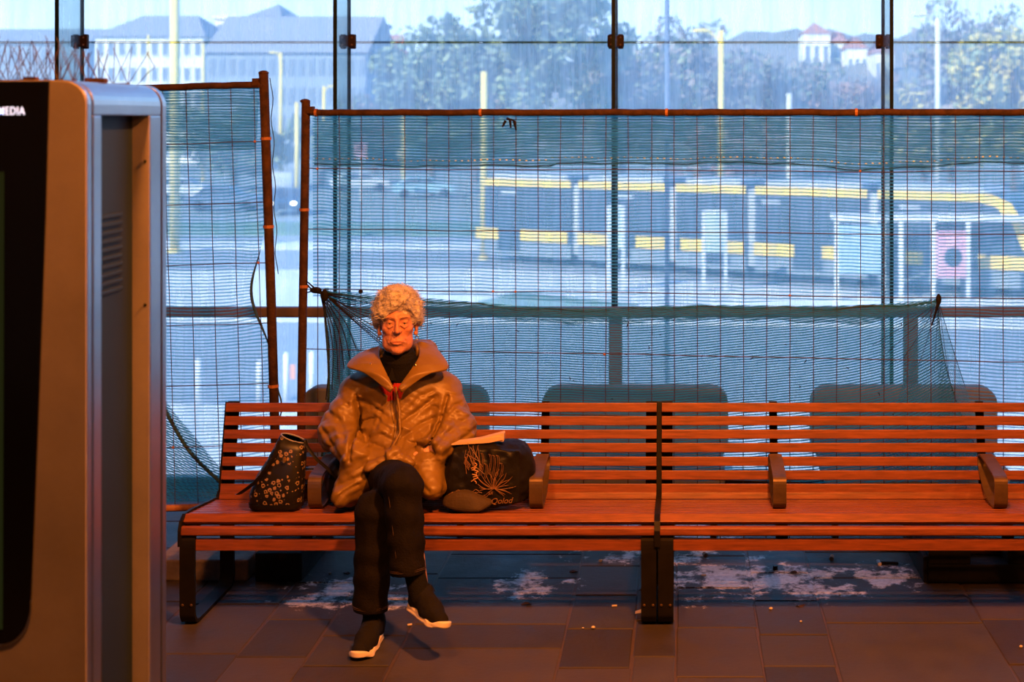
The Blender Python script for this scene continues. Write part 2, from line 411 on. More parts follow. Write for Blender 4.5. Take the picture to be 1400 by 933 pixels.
# handrail in front of the glass
hr = empty('handrail', (0, 7.42, 0), label='brown handrail running along the glass wall at waist height', cat='handrail')
MB().rbox((-9.4, -.03, 1.015), (9.4, .03, 1.070), .012, ax=0).build('rail', M['rail'], hr, smooth=False)
for x in (-4.8, -3.30, -1.82, 1.21, 2.7, 4.2):
    MB().rbox((x-.018, -.02, 0), (x+.018, .02, 1.015), .005, ax=2).build('post', M['rail'], hr)
MB().rbox((-.345-.035, -.04, 0), (-.345+.035, .03, 1.015), .008, ax=2).build('post', M['rail'], hr, label='wide post')
MB().rbox((1.155+.075-.035, -.04, 0), (1.155+.075+.035, .03, 1.015), .008, ax=2).build('post', M['rail'], hr, label='wide post')
# low seats by the glass
def low_seat(x, label):
    t = empty('low_seat', (x, 7.28, 0), label=label, cat='seat', group='grey low seats by the glass')
    MB().rbox((-.485, -.06, .30), (.485, .06, .675), .085, ax=1, seg=5).build('backrest', M['lseat'], t, bevel=.015)
    MB().rbox((-.46, -.45, .26), (.46, -.05, .36), .04, ax=1).build('seat_cushion', M['lseat'], t, bevel=.015)
    for sx_ in (-.4, .4):
        for sy in (-.4, 0): MB().tube([(sx_, sy, 0), (sx_, sy, .30)], .018).build('leg', M['iron'], t)
low_seat(wp(537, 540, 7.2).x, 'grey round-cornered seat by the glass directly behind the seated woman')
low_seat(wp(868, 540, 7.2).x, 'grey round-cornered seat by the glass behind the joint of the two benches')
low_seat(wp(1238, 540, 7.2).x, 'grey round-cornered seat by the glass behind the right-hand bench')

# ================================================================ benches
def bench_profile(u):
    pass
BL = 1.955                                          # length of one bench
slat_def = []                                       # (y, z, width, thickness, angle) of every slat: centre in the y-z plane
slat_def.append((5.700, .330, .047, .022, 90))      # apron
slat_def.append((5.688, .389, .040, .034, 82))      # rounded nose slat
slat_def.append((5.722, .427, .040, .024, 42))
for k in range(8): slat_def.append((5.772+k*.0455, .434-k*.0052, .0295, .012, -6))
bz = [.437, .493, .551, .609, .666, .7235, .7805]
slat_def.append((6.152, .405, .030, .020, 70))
for k, z in enumerate(bz): slat_def.append((6.158+(z-.40)*.22, z-.006+.004, .0405, .020, 77))
def armrest(parent, x):
    prof = spline([(x, 5.855, .445), (x, 5.842, .47), (x, 5.840, .54), (x, 5.862, .566), (x, 5.95, .578), (x, 6.08, .590), (x, 6.150, .588), (x, 6.175, .565), (x, 6.15, .52), (x, 6.05, .455), (x, 5.96, .438), (x, 5.88, .434), (x, 5.855, .445)], 4)
    return ribbon(prof, .056, .009).build('armrest', M['arm'], parent, smooth=False, label='bronze loop armrest')
def bench(x0, label, ends):
    t = empty('slatted_bench', (x0, 5.9, 0), label=label, cat='bench', group='slatted wooden benches in a row')
    def ch(o): o.location = (-x0, -5.9, 0)
    for (y, z, w, th, a) in slat_def:
        mb = MB(); A = R(a); Mx = Matrix.Translation((0, y, z)) @ Matrix.Rotation(A, 4, 'X')
        mb.rbox((x0+.012, -w/2, -th/2), (x0+BL-.012, w/2, th/2), min(.012 if th > .03 else .003, th*.35), Mx, ax=0, seg=3)
        ch(mb.build('slat', M['wood'], t))
    # side profile plates following the slats' outer line
    pr = [(5.690, .05), (5.665, .12), (5.664, .33), (5.664, .395), (5.682, .430), (5.72, .450), (5.80, .447), (6.13, .408), (6.165, .43), (6.26, .800), (6.275, .797), (6.19, .42), (6.165, .385), (6.12, .375), (5.80, .410), (5.73, .41), (5.70, .385), (5.70, .10)]
    for xx in (x0, x0+BL-.012):
        ch(MB().prism(pr[2:17], 0, xx, xx+.012).build('end_plate', M['iron'], t))
    # loops of flat bar: front leg, runner on the floor, rear leg
    for xx in (x0+.035, x0+BL-.035):
        loop = [(xx, 5.685, .40), (xx, 5.664+.012, .36)]
        loop = spline([(xx, 5.83, .402), (xx, 5.73, .398), (xx, 5.69, .36), (xx, 5.682, .30)], 5)+spline([(xx, 5.682, .29), (xx, 5.682, .08), (xx, 5.690, .035), (xx, 5.72, .012), (xx, 5.80, .0085)], 5)+spline([(xx, 5.81, .0085), (xx, 6.10, .0085), (xx, 6.155, .014), (xx, 6.18, .05), (xx, 6.18, .10)], 5)+[(xx, 6.18, .36)]
        ch(ribbon(loop, .062, .014).build('leg_frame', M['iron'], t))
        ch(ribbon([(xx, 6.185, .34), (xx, 6.192, .44), (xx, 6.275, .80)], .05, .012).build('back_bracket', M['iron'], t))
        ch(ribbon([(xx, 5.75, .405), (xx, 6.15, .368)], .05, .012).build('seat_bracket', M['iron'], t))
        for dx in (-.018, .018): ch(MB().ball((xx+dx, 5.672, .09), (.006, .004, .006), 6, 4).build('bolt', M['arm'], t))
    cxm = x0+BL/2
    for xx in (cxm-.465, cxm+.465):
        ch(ribbon([(xx, 6.178, .36), (xx, 6.192, .44), (xx, 6.275, .80)], .036, .012).build('back_bracket', M['iron'], t))
        ch(ribbon([(xx, 5.715, .33), (xx, 5.73, .39), (xx, 5.78, .405), (xx, 6.15, .370)], .05, .012).build('seat_bracket', M['iron'], t))
        ch(armrest(t, xx))
    # pair of long tubes under the seat
    tb = MB(); tb.tube([(x0+.03, 5.95, .372), (x0+BL-.03, 5.95, .372)], .012); ch(tb.build('stretcher', M['iron'], t))
    return t
bench(-.094-BL, 'slatted red-brown wooden bench the woman sits on, its left end free', 'left')
bench(-.094, 'empty slatted red-brown wooden bench on the right, cut by the photo edge', 'right')

# ================================================================ fence panels
def wire_panel(parent, w, h, zb, x_first, sag=0, rows=6):
    """local frame: x along the panel, z up, 0 at the bottom rail"""
    rs = random.Random(int(w*100)+rows)
    n = int((w-x_first-.02)/.108)+1
    for k in range(n):
        x = x_first+k*.108
        pts = [(x+rs.uniform(-.0025, .0025), .004, z) for z in np.linspace(0, h, 9)]
        MB().tube(pts, .0021, 5).build('vertical_wire', M['wire'], parent)
    for k in range(1, rows+1):
        z = k*.289
        pts = [(x, -.0, z+rs.uniform(-.003, .003)-.002*math.sin(x*3)) for x in np.linspace(0, w, 16)]
        MB().tube(pts, .0023, 5).build('horizontal_wire', M['wire'], parent)
def clampring(parent, a, b, r):
    MB().tube([a, b], r, 10).build('clamp_ring', M['tie'], parent)
ang = math.atan2(6.42-6.64, .709+1.294)
Pm = Vector((-1.808, 6.697, .10))
fp = empty('wire_fence', Pm, (0, 0, ang), label='long rusty wire fence panel standing behind both benches', cat='fence', group='rusty fence panels')
PW = 3.50; PH = 2.005
MB().tube([(-.020, 0, -.09), (-.018, 0, .62), (0, 0, 1.7), (.004, 0, PH+.055)], .0205, 12).build('post', M['rust'], fp, smooth=True)
MB().tube([(PW, 0, -.09), (PW, 0, PH+.055)], .0205, 12).build('post', M['rust'], fp, smooth=True)
rs = random.Random(3)
MB().tube([(x, rs.uniform(-.001, .001), PH+rs.uniform(-.0015, .0015)) for x in np.linspace(.0, PW, 60)], .0165, 10).build('top_rail', M['rust'], fp, smooth=True)
MB().tube([(0, 0, 0), (PW, 0, 0)], .0165, 10).build('bottom_rail', M['rust'], fp, smooth=True)
wire_panel(fp, PW, PH, 0, .062)
for z in (1.53, 1.16, .3): clampring(fp, (-.004, 0, z), (-.004, 0, z+.014), .0235)
for x in (.05, .86, 1.75, 2.63): clampring(fp, (x, 0, PH), (x+.012, 0, PH), .0195)
for (x, k) in ((.062, 6), (2.654, 6), (.926, 4), (.062+.108*9, 4), (2.33, 4), (1.46, 3), (.5, 2)):
    MB().ball((x, -.003, k*.289), .0065, 6, 4).build('wire_tie', M['tie'], fp)
# left panel leans a little
Pl = Vector(((379-930)*6.62/1900, 6.62, .235))
fq = empty('wire_fence', Pl, (0, R(-1.7), 0), label='leaning rusty wire fence panel at the left, behind the kiosk', cat='fence', group='rusty fence panels')
LW = 1.9
MB().tube([(0, 0, -.19), (0, 0, 1.0), (-.004, 0, PH+.05)], .0225, 12).build('post', M['rust'], fq, smooth=True)
MB().tube([(-LW, 0, -.22), (-LW, 0, PH+.05)], .0205, 12).build('post', M['rust'], fq, smooth=True)
MB().tube([(x, rs.uniform(-.001, .001), PH+rs.uniform(-.0015, .0015)) for x in np.linspace(-LW, 0, 40)], .0165, 10).build('top_rail', M['rust'], fq, smooth=True)
MB().tube([(-LW, 0, 0), (0, 0, 0)], .0165, 10).build('bottom_rail', M['tie'], fq, smooth=True)
rs = random.Random(5)
for k in range(17):
    x = -.055-k*.108
    MB().tube([(x+rs.uniform(-.002, .002), .004, z) for z in np.linspace(0, PH, 9)], .0021, 5).build('vertical_wire', M['wire'], fq)
for k in range(1, 7):
    MB().tube([(x, 0, k*.289+rs.uniform(-.003, .003)) for x in np.linspace(-LW, 0, 12)], .0023, 5).build('horizontal_wire', M['wire'], fq)
for z in (1.74, 1.32, .56): clampring(fq, (-.002, 0, z), (-.002, 0, z+.014), .0255)
for (x, k) in ((-.055, 6), (-.055, 4), (-.487, 1)): MB().ball((x, -.003, k*.289), .007, 6, 4).build('wire_tie', M['tie'], fq)
# lumps of torn net and bent bracket at the posts' heads
for par, x in ((fp, .0), (fq, -.004)):
    b = MB(); b.ball((x, 0, PH+.055), (.026, .024, .012), 8, 5); b.box((x+.012 if par is fp else x-.05, -.02, PH-.004), (x+.045 if par is fp else x-.02, .012, PH+.03)); b.build('post_cap', M['rust'], par)

# ================================================================ debris nets
def netmat(name, pitch, base_a, line_a, dark, trans, duty=.42):
    m = bpy.data.materials.new(name); m.use_nodes = True; N = m.node_tree.nodes; L = m.node_tree.links; N.clear()
    o = N.new('ShaderNodeOutputMaterial'); uv = N.new('ShaderNodeUVMap'); sp = N.new('ShaderNodeSeparateXYZ'); L.new(uv.outputs[0], sp.inputs[0])
    nv = noise(N, L, uv.outputs[0], 3.0, 4, .6); nf = noise(N, L, uv.outputs[0], 160.0, 3, .7); nb = noise(N, L, uv.outputs[0], 22.0, 5, .7)
    vv = math_(N, L, 'ADD', sp.outputs['Y'], math_(N, L, 'MULTIPLY', nv, .02))
    ph = math_(N, L, 'FRACT', math_(N, L, 'DIVIDE', vv, pitch))
    tri = math_(N, L, 'ABSOLUTE', math_(N, L, 'SUBTRACT', ph, .5))                 # 0 at the strand, .5 between strands
    ln = math_(N, L, 'SUBTRACT', 1.0, math_(N, L, 'DIVIDE', math_(N, L, 'SUBTRACT', tri, duty*.30), .16), True)
    # cross stitches, finer than the strands
    pu = math_(N, L, 'ABSOLUTE', math_(N, L, 'SUBTRACT', math_(N, L, 'FRACT', math_(N, L, 'DIVIDE', math_(N, L, 'ADD', sp.outputs['X'], math_(N, L, 'MULTIPLY', nv, .02)), .0072)), .5))
    cs = math_(N, L, 'MULTIPLY', math_(N, L, 'LESS_THAN', pu, .17), .5)
    a = math_(N, L, 'ADD', math_(N, L, 'MULTIPLY', ln, line_a), base_a)
    a = math_(N, L, 'ADD', a, math_(N, L, 'MULTIPLY', cs, .35))
    a = math_(N, L, 'MULTIPLY', a, math_(N, L, 'ADD', math_(N, L, 'MULTIPLY', nf, .7), .65))
    a = math_(N, L, 'MULTIPLY', a, math_(N, L, 'ADD', math_(N, L, 'MULTIPLY', nb, .8), .6), True)
    df = N.new('ShaderNodeBsdfDiffuse'); df.inputs[0].default_value = (*dark, 1)
    tl = N.new('ShaderNodeBsdfTranslucent'); tl.inputs[0].default_value = (*trans, 1)
    ad = N.new('ShaderNodeMixShader'); ad.inputs[0].default_value = .45; L.new(df.outputs[0], ad.inputs[1]); L.new(tl.outputs[0], ad.inputs[2])
    tp = N.new('ShaderNodeBsdfTransparent'); mx = N.new('ShaderNodeMixShader')
    L.new(a, mx.inputs[0]); L.new(tp.outputs[0], mx.inputs[1]); L.new(ad.outputs[0], mx.inputs[2]); L.new(mx.outputs[0], o.inputs[0])
    return m
M['net'] = netmat('green_net_single', .0158, .08, .58, (.025, .12, .13), (.12, .50, .55))
M['netd'] = netmat('green_net_double', .0125, .34, .50, (.03, .14, .16), (.10, .46, .50))
M['netc'] = netmat('green_net_slack', .0118, .30, .80, (.02, .10, .10), (.07, .40, .40))
M['roll'] = mat('bunched_net', (.015, .05, .055), .9, var=.5, vscale=60, bump=1, bscale=120)
M['tape'] = mat('black_twine', (.008, .007, .007), .8, var=.5, vscale=60)
def sheet(name, fn, nu, nv, m, parent=None, **k):
    """fn(s, t) -> (point, uv) with s, t in 0..1"""
    v = []; uv = []
    for j in range(nv+1):
        for i in range(nu+1):
            p, q = fn(i/nu, j/nv); v.append(tuple(p)); uv.append(q)
    f = [(j*(nu+1)+i, j*(nu+1)+i+1, (j+1)*(nu+1)+i+1, (j+1)*(nu+1)+i) for j in range(nv) for i in range(nu)]
    me = bpy.data.meshes.new(name); me.from_pydata(v, [], f); me.update(); L_ = me.uv_layers.new(name='UVMap')
    for p in me.polygons:
        p.use_smooth = True
        for li in p.loop_indices: L_.data[li].uv = uv[me.loops[li].vertex_index]
    me.materials.append(m); o = bpy.data.objects.new(name, me); COL.objects.link(o)
    if parent: o.parent = parent
    return tag(o, **k)
def sn(x, s=0): return math.sin(x*2.1+s)+.5*math.sin(x*5.3+1.7*s+1)+.3*math.sin(x*11.1+s*3)
Y0 = .022
# main panel: the net hung between top rail and the tied line; right of the tie it goes on to the bottom
KX = 3.01                                             # local x of the right-hand tie knot
netroot = empty('debris_net', Pm, (0, 0, ang), label='green debris net stretched over the upper part of the long fence panel', cat='net')
def fA(s, t):
    x = .03+s*(KX-.03); zt = PH-.01; zb = 1.115+.02*math.sin(s*9)
    z = zt+(zb-zt)*t; y = Y0+.006*sn(x*1.5, z*2)
    sagv = .012*math.sin(x*3.7)*math.sin(math.pi*t)+.03*(math.exp(-((x-.05)/.12)**2))*math.sin(math.pi*t)
    return (x, y, z+sagv), (x, z)
sheet('net_sheet', fA, 90, 30, M['net'], netroot)
def fA2(s, t):
    x = KX+s*(PW-.02-KX); z = (PH-.01)*(1-t); y = Y0+.006*sn(x*1.5, z*2)
    k = math.exp(-((x-KX)/.25)**2); z2 = z+(1.145-z)*k*.10*math.exp(-((z-1.145)/.4)**2)
    return (x, y, z2), (x, z)
sheet('net_sheet', fA2, 20, 60, M['net'], netroot)
def fB(s, t):
    x = .03+s*(PW-.05); low = 1.735+.028*abs(math.sin((x-2.654)*1.9))+.006*sn(x*3)
    low = low if x > 1.2 else 1.742+.004*sn(x*4)
    z = PH-.01+(low-PH+.01)*t; return (x, Y0+.012+.008*sn(x*2, z*4), z+.005*math.sin(x*6)*math.sin(math.pi*t)), (x, z*1.0+.02*math.sin(x*2.3)*t)
sheet('folded_hem', fB, 110, 14, M['netd'], netroot, label='denser doubled hem')
hem = MB(); hem.tube([tuple(Vector(fB(s, .965)[0])+Vector((0, .002, 0))) for s in np.linspace(0, 1, 90)], .007, 5, flat=.35); hem.build('hem_cord', M['roll'], netroot)
ey = MB()
for k in range(110):
    p = fB((k+.5)/110, .86)[0]; ey.ball((p[0], p[1]-.006, p[2]), (.006, .002, .004), 6, 4)
tag(ey.build('eyelet_row', mat('pale_eyelet', (.45, .62, .66), .6), netroot), kind='stuff')
# slack lower net, gathered at both ends
def top_edge(x):
    s = (x-.09)/(KX-.09)
    return 1.148-.058*math.sin(math.pi*min(1, max(0, s)))**.7+.012*math.sin(x*4)*math.sin(math.pi*s)
lowroot = empty('debris_net', Pm, (0, 0, ang), label='slack green net tied up by its corners, hanging behind the woman and the benches', cat='net')
def fC(s, t):
    # s along, t down; strands fan out from the two knots
    sl = .085; x_top = sl+s*(KX-sl)
    le = .10+.10*t-.13*t*t; re = KX+.25*t                       # side edges at depth t
    ww = 1-(1-t)**3
    x = x_top*(1-t)+(le+s*(re-le))*t
    depth = .82; ed = math.sin(math.pi*s)**.35 if 0 < s < 1 else 0
    zt = top_edge(x_top); z = zt-depth*(t)
    y = Y0-.006+.020*sn(x*2+z, 1)*t+.012*math.sin(x*22+z*7)*math.exp(-s*9)
    v = z+.16*math.exp(-s*7)*(1-t)-.30*math.exp(-(1-s)*6)
    return (x, y+.010, z), (x+.3*(1-t)*math.exp(-s*6), v+.012*math.sin(x*5))
sheet('net_sheet', fC, 120, 40, M['netc'], lowroot)
rl = [(x, Y0-.004+.006*math.sin(x*9), top_edge(x)-.012+.006*math.sin(x*17)) for x in np.linspace(.09, KX, 110)]
MB().tube(rl, [.004+.003*abs(math.sin(i*.7))+.004*math.exp(-((i-100)/9)**2) for i in range(110)], 7, flat=.5).build('rolled_edge', M['roll'], lowroot)
def fR(s, t):
    x = .09+s*(KX-.09); w = .030+.040*math.sin(math.pi*s)**.6+.03*math.exp(-((s-.88)/.08)**2); z = top_edge(x)-.004-w*t
    return (x, Y0-.012-.012*math.sin(math.pi*t), z+.006*math.sin(x*23)*t), (x*1.3, z*1.6+.05*math.sin(x*4))
sheet('rolled_hem', fR, 120, 6, M['netd'], lowroot)
def fL(s, t):
    a = Vector(fC(0, t)[0]); w = .02+.20*math.sin(min(1, t*1.3)*math.pi/2); x = a.x+s*w; z = a.z+(1-t)*.0+.01*math.sin(s*6)
    return (x, Y0+.02+.018*math.sin(s*20+t*3), z), (x*2, z+s*.06+.2*s*(1-t))
sheet('gathered_side', fL, 20, 30, M['netd'], lowroot)
def fT(s, t):
    x = KX-(.02+.62*t)*(1-s)+.25*t*s; z = 1.146-(.10+.72*s**.8)*t if t else 1.146; return (x, Y0+.03+.01*math.sin(s*18)*t, z), (x, z+.22*s)
def fT(s, t):
    x = KX-(.04+.24*t)*(1-s)+.25*t*s; z = 1.146-.80*t; return (x, Y0+.035+.01*math.sin(s*14)*t, z), (x, z+.45*s)
sheet('net_sheet', fT, 16, 24, M['net'], lowroot)
rs = random.Random(9)
st = MB()
for k in range(9):                                              # stretched strands off the left knot
    p0 = Vector((.075, Y0-.02, 1.145)); p1 = Vector((.25+k*.065, Y0-.012, 1.08-k*.028 if k < 3 else .98-(k-3)*.075)); mid = (p0+p1)/2+Vector((0, 0, -.02))
    st.tube(spline([p0, mid, p1], 5), .0021, 4)
for k in range(6):
    p0 = Vector((.075, Y0-.02, 1.14)); p1 = Vector((.10+k*.03, Y0-.01, .62+k*.05)); st.tube(spline([p0, (p0+p1)/2+Vector((.03, 0, .0)), p1], 5), .0025, 4)
for k in range(7):
    p0 = Vector((KX, Y0-.02, 1.14)); p1 = Vector((KX-.30+k*.07, Y0-.01, .93-.03*k)); st.tube(spline([p0, (p0+p1)/2+Vector((.0, 0, -.01)), p1], 5), .0011, 4)
st.build('stretched_strands', M['tape'], lowroot, kind='stuff')
sd = MB().tube(spline([fC(0, t)[0] for t in np.linspace(0, 1, 8)], 4), .010, 6, flat=.5); sd.build('side_hem', M['roll'], lowroot); sd = MB().tube(spline([fC(1, t)[0] for t in np.linspace(0, 1, 8)], 4), .005, 6, flat=.5); sd.build('side_hem', M['roll'], lowroot)
kn = MB(); kn.ball((.055, Y0-.025, 1.15), (.030, .018, .016), 9, 7); kn.ball((.10, Y0-.03, 1.125), (.020, .016, .030), 9, 7)
for (a, b) in (((.05, 1.16), (-.02, 1.22)), ((.05, 1.15), (-.01, 1.13)), ((.04, 1.15), (-.0, 1.19)), ((.06, 1.14), (.30, 1.12)), ((.06, 1.14), (.36, 1.085))): kn.tube([(a[0], Y0-.03, a[1]), (b[0], Y0-.03, b[1])], [.005, .001], 5)
kn.build('knot', M['tape'], lowroot)
kn = MB(); kn.ball((KX, Y0-.025, 1.148), (.013, .014, .026), 8, 6); kn.tube([(KX, Y0-.03, 1.14), (KX-.03, Y0-.02, 1.03)], [.008, .003], 5); kn.build('knot', M['tape'], lowroot)
tl = MB()
for (x, z) in ((.28, 1.147),):
    tl.ball((x, -.01, z), (.012, .008, .010), 7, 5)
tl.build('twine_scrap', M['tape'], lowroot)
sp2 = MB(); rs = random.Random(77)
for k in range(46):
    q = Vector(fC(rs.uniform(.05, .97), rs.uniform(.08, .8))[0])+Vector((0, -.012, 0)); a = rs.uniform(0, 3.1); l = rs.uniform(.004, .011)
    sp2.tube([q-Vector((math.cos(a), 0, math.sin(a)))*l, q+Vector((0, -.003, .002)), q+Vector((math.cos(a+.5), 0, math.sin(a+.5)))*l], [.001, .0028, .0012], 5)
sp2.build('caught_leaf_bits', M['tape'], lowroot, kind='stuff')
# left panel net
ln = empty('debris_net', Pl, (0, R(-1.7), 0), label='green debris net over the leaning left fence panel, its right edge torn loose', cat='net')
def edge_l(z):
    # loose right-hand edge (local x) as a function of height
    if z > 1.75: return -.012
    e = -.02-.075*math.exp(-((z-1.0)/.20)**2)-.012*math.sin(z*7)
    return e
def fD(s, t):
    z = (PH-.005)*(1-t)+.02*t; xr = edge_l(z); x = -LW+s*(xr+LW)
    return (x, Y0+.008*sn(x*2, z*2), z+.012*math.sin(x*6)*math.sin(math.pi*t)), (x, z+.05*math.exp(-((x+.05)/.1)**2)*math.sin(t*20)*.3)
sheet('net_sheet', fD, 50, 60, M['net'], ln)
def fE(s, t):
    z = PH-.005-.30*t; x = -LW+s*(LW-.03-.03*t)
    return (x, Y0+.012+.008*sn(x*3, z*3), z+.006*math.sin(x*9)*t), (x, z+.02*math.sin(x*3))
sheet('folded_hem', fE, 50, 12, M['netd'], ln, label='denser doubled hem')
def fF(s, t):
    z0 = .60-.56*(s)**1.2 if s > 0 else .6
    x = -.62+s*.43; ztop = .62-.56*s; z = ztop*(1-t)+.015*t
    return (x, Y0+.02+.01*sn(x*5, z*5), z), (x, z+.2*s)
sheet('slack_corner', fF, 20, 14, M['netc'], ln)
MB().tube(spline([(-.63, Y0-.004, .66), (-.545, Y0-.004, .50), (-.42, Y0-.004, .27), (-.27, Y0-.004, .11), (-.18, Y0-.004, .03)], 6), .015, 7, flat=.5).build('rolled_edge', M['roll'], ln)
MB().tube([(edge_l(z)+.004, Y0-.004, z) for z in np.linspace(.72, 1.22, 24)], [.002+.011*math.sin(math.pi*k/23) for k in range(24)], 7, flat=.5).build('loose_edge', M['roll'], ln)
MB().tube([(.03+.006*math.sin(z*30), .004, z) for z in np.linspace(1.1, PH+.03, 30)], .004, 5, flat=.5).build('edge_cord', M['roll'], ln)
MB().tube([(.025+.01*math.sin(z*30), .004, z) for z in np.linspace(.25, .6, 12)], .007, 5, flat=.5).build('edge_cord', M['roll'], ln)
# scraps of twine caught in the wires
for (px, py, lab) in ((697, 165, 'dark scrap of twine hanging under the top rail of the long fence'),):
    p = wp(px, py, 6.55); b = MB()
    for (dx, dz, ex, ez) in ((0, .01, .005, -.035), (-.02, .0, -.035, -.03), (.02, 0, .03, -.045), (-.015, .01, .02, .0)): b.tube([(dx, 0, dz), (ex, 0, ez)], [.007, .004], 5)
    o = b.build('twine_scrap', M['tape']); o.location = p; tag(o, lab, 'twine')

# fence feet
ft = MB().rbox((0, 0, 0), (.21, .58, .13), .012, ax=2).build('rubber_block', M['rubber'], bevel=.008, label='black block fence foot under the left part of the bench holding two posts', cat='fence block')
ft.location = (-1.905, 6.22, 0)
ft = MB().rbox((0, 0, 0), (.42, .34, .095), .008, ax=2).build('concrete_block', M['concrete'], bevel=.01, label='pale flat concrete fence foot at the left beside the kiosk', cat='fence block')
ft.location = (-2.36, 6.235, 0)
b = MB(); b.box((0, 0, 0), (.62, .60, .085)); b.box((0, 0, .085), (.19, .60, .155)); b.box((.355, 0, .085), (.62, .60, .155)); b.box((-.02, .01, 0), (0, .59, .12))
ft = b.build('rubber_block', M['rubber'], bevel=.006, label='black notched fence foot under the right-hand bench', cat='fence block'); ft.location = (1.107, 6.2, 0)
def text_mesh(cu, m, parent):
    o = bpy.data.objects.new('text_curve', cu); COL.objects.link(o); bpy.context.view_layer.update()
    me = bpy.data.meshes.new_from_object(o.evaluated_get(bpy.context.evaluated_depsgraph_get())); bpy.data.objects.remove(o)
    me.materials.clear(); me.materials.append(m); r = bpy.data.objects.new('lettering', me); COL.objects.link(r); r.parent = parent; return r
# ================================================================ information kiosk
KZ = 2.168; KX1 = -1.368; KX0 = -2.35; KY = 3.20
k_ = empty('media_kiosk', ((KX0+KX1)/2, KY+.24, 0), label='tall orange-lit metal media kiosk with a dark screen, cut by the left photo edge', cat='kiosk')
def kb(mb, name, m, parent=k_, **kk):
    kk.setdefault('bevel', 0); o = mb.build(name, m, parent, **kk)
    if parent is k_: o.location = (-(KX0+KX1)/2, -(KY+.24), 0)
    return o
def shell(x0, x1, z1, r, y0, y1, n=8):
    """upright slab, outer top corners rounded"""
    pr = [(x0, .02)]+[(x0+r-r*math.cos(R(90*k/n)), z1-r+r*math.sin(R(90*k/n))) for k in range(n+1)]
    pr += [(x1-r+r*math.sin(R(90*k/n)), z1-r+r*math.cos(R(90*k/n))) for k in range(n+1)]+[(x1, .02)]
    return MB().prism(pr, 1, y0, y1)
# front shell with an opening for the screen
def kx(px): return (px-930)*KY/1900
def kz(py): return EYE-(py-160)*KY/1900
front = shell(KX0, KX1, KZ, .055, KY, KY+.0055)
kb(front, 'front_shell', M['kpaint'], bevel=.002)
kb(shell(KX0-.001, KX1+.001, KZ+.001, .055, KY+.005, KY+.030), 'edge_trim', M['steel'], bevel=.004)
sc = [(KX0+.02, kz(111)), (kx(68), kz(111)), (kx(63), kz(300)), (kx(52), kz(600)), (kx(43.5), kz(810)), (kx(42), kz(838)), (kx(36), kz(858)), (kx(24), kz(873)), (kx(8), kz(881)), (KX0+.02, kz(905))]
M['screen'] = mat('dark_screen_glass', (.004, .004, .005), .12, spec=.6)
scr = kb(MB().prism(sc, 1, KY-.004, KY+.002), 'screen', M['screen'], bevel=.002)
M['glowscr'] = mat('dim_lit_screen', (.005, .006, .004), .3, emit=(.20, .28, .06, .035))
kb(MB().prism([(KX0+.06, kz(235)), (kx(7), kz(235)), (kx(5), kz(860)), (KX0+.06, kz(860))], 1, KY-.0055, KY-.0045), 'display', M['glowscr'], scr)
kb(MB().tube(spline([(kx(43), KY-.003, kz(820)), (kx(42), KY-.003, kz(838)), (kx(36), KY-.003, kz(858)), (kx(24), KY-.003, kz(873)), (kx(8), KY-.003, kz(881)), (kx(-40), KY-.003, kz(886))], 4), .0016, 5), 'screen_trim', M['steel'], scr)
fc = bpy.data.curves.new('lettering', 'FONT'); fc.body = 'MEDIA'; fc.size = .0262; fc.extrude = .0008; fc.offset = .0001; fc.space_character = 1.12
M['letter'] = mat('lit_lettering', (.6, .65, .9), .5, emit=(.75, .80, 1.0, 1.2))
fc.align_x = 'RIGHT'; fo = text_mesh(fc, M['letter'], scr); fo.scale = (.74, 1, 1)
fo.location = (kx(35.5), KY-.006, kz(157)); fo.rotation_euler = (R(90), 0, 0)
# groove, body and rear shell
kb(shell(KX0+.006, KX1-.008, KZ-.008, .05, KY+.028, KY+.040), 'shadow_gap', M['black'])
# body ring with a recessed panel in the right side
d0, d1 = KY+.040, KY+.462
yR0, yR1 = KY+.088, KY+.388; zt = kz(165)+.012
body = MB()
r = .055; n = 8
pr = [(KX1-.16, KZ), ]+[(KX1-r+r*math.sin(R(90*k/n)), KZ-r+r*math.cos(R(90*k/n))) for k in range(n+1)]
top = pr+[(KX1, zt), (KX1-.16, zt)]
body.prism(top, 1, d0, d1)
body.box((KX1-.16, d0, .02), (KX1, yR0, zt)); body.box((KX1-.16, yR1, .02), (KX1, d1, zt))
body.box((KX0+.05, d0, .02), (KX1-.16, d1, KZ)); body.prism([(KX0, .02)]+[(KX0+r-r*math.cos(R(90*k/n)), KZ-r+r*math.sin(R(90*k/n))) for k in range(n+1)]+[(KX0+.05, .02)], 1, d0, d1)
kb(body, 'body_shell', M['steel'], bevel=.004)
pnl = kb(MB().box((KX1-.052, yR0, .03), (KX1-.045, yR1-.001, zt)), 'side_panel', M['kpanel'])
lv = MB()
for i in range(10):
    z = 1.845-i*.0206; lv.rbox((KX1-.047, yR0+.075, z-.0125), (KX1-.037, yR1-.085, z), .004, ax=1, M=Matrix.Translation((0, 0, 0)))
kb(lv, 'louvre', M['kpanel'], pnl)
kb(MB().ball((KX1-.042, yR0+.045, 1.33), (.006, .008, .010)), 'lock', M['steel'], pnl, smooth=True)
kb(MB().rbox((KX1-.045, yR1-.004, .03), (KX1-.002, yR1, zt), .002, ax=1), 'recess_return', M['kpaint'])
sc2 = MB()
for z in (1.97, 1.60): sc2.ball((KX1-.012, yR1-.005, z), .004, 6, 4)
kb(sc2, 'screw', M['black'])
kb(shell(KX0+.006, KX1-.006, KZ-.006, .05, KY+.462, KY+.472), 'shadow_gap', M['black'])
kb(shell(KX0, KX1, KZ, .055, KY+.472, KY+.50), 'rear_shell', M['steel'], bevel=.002)
kb(MB().box((KX0-.03, KY-.03, 0), (KX1+.03, KY+.53, .025)), 'base_plate', M['iron'])
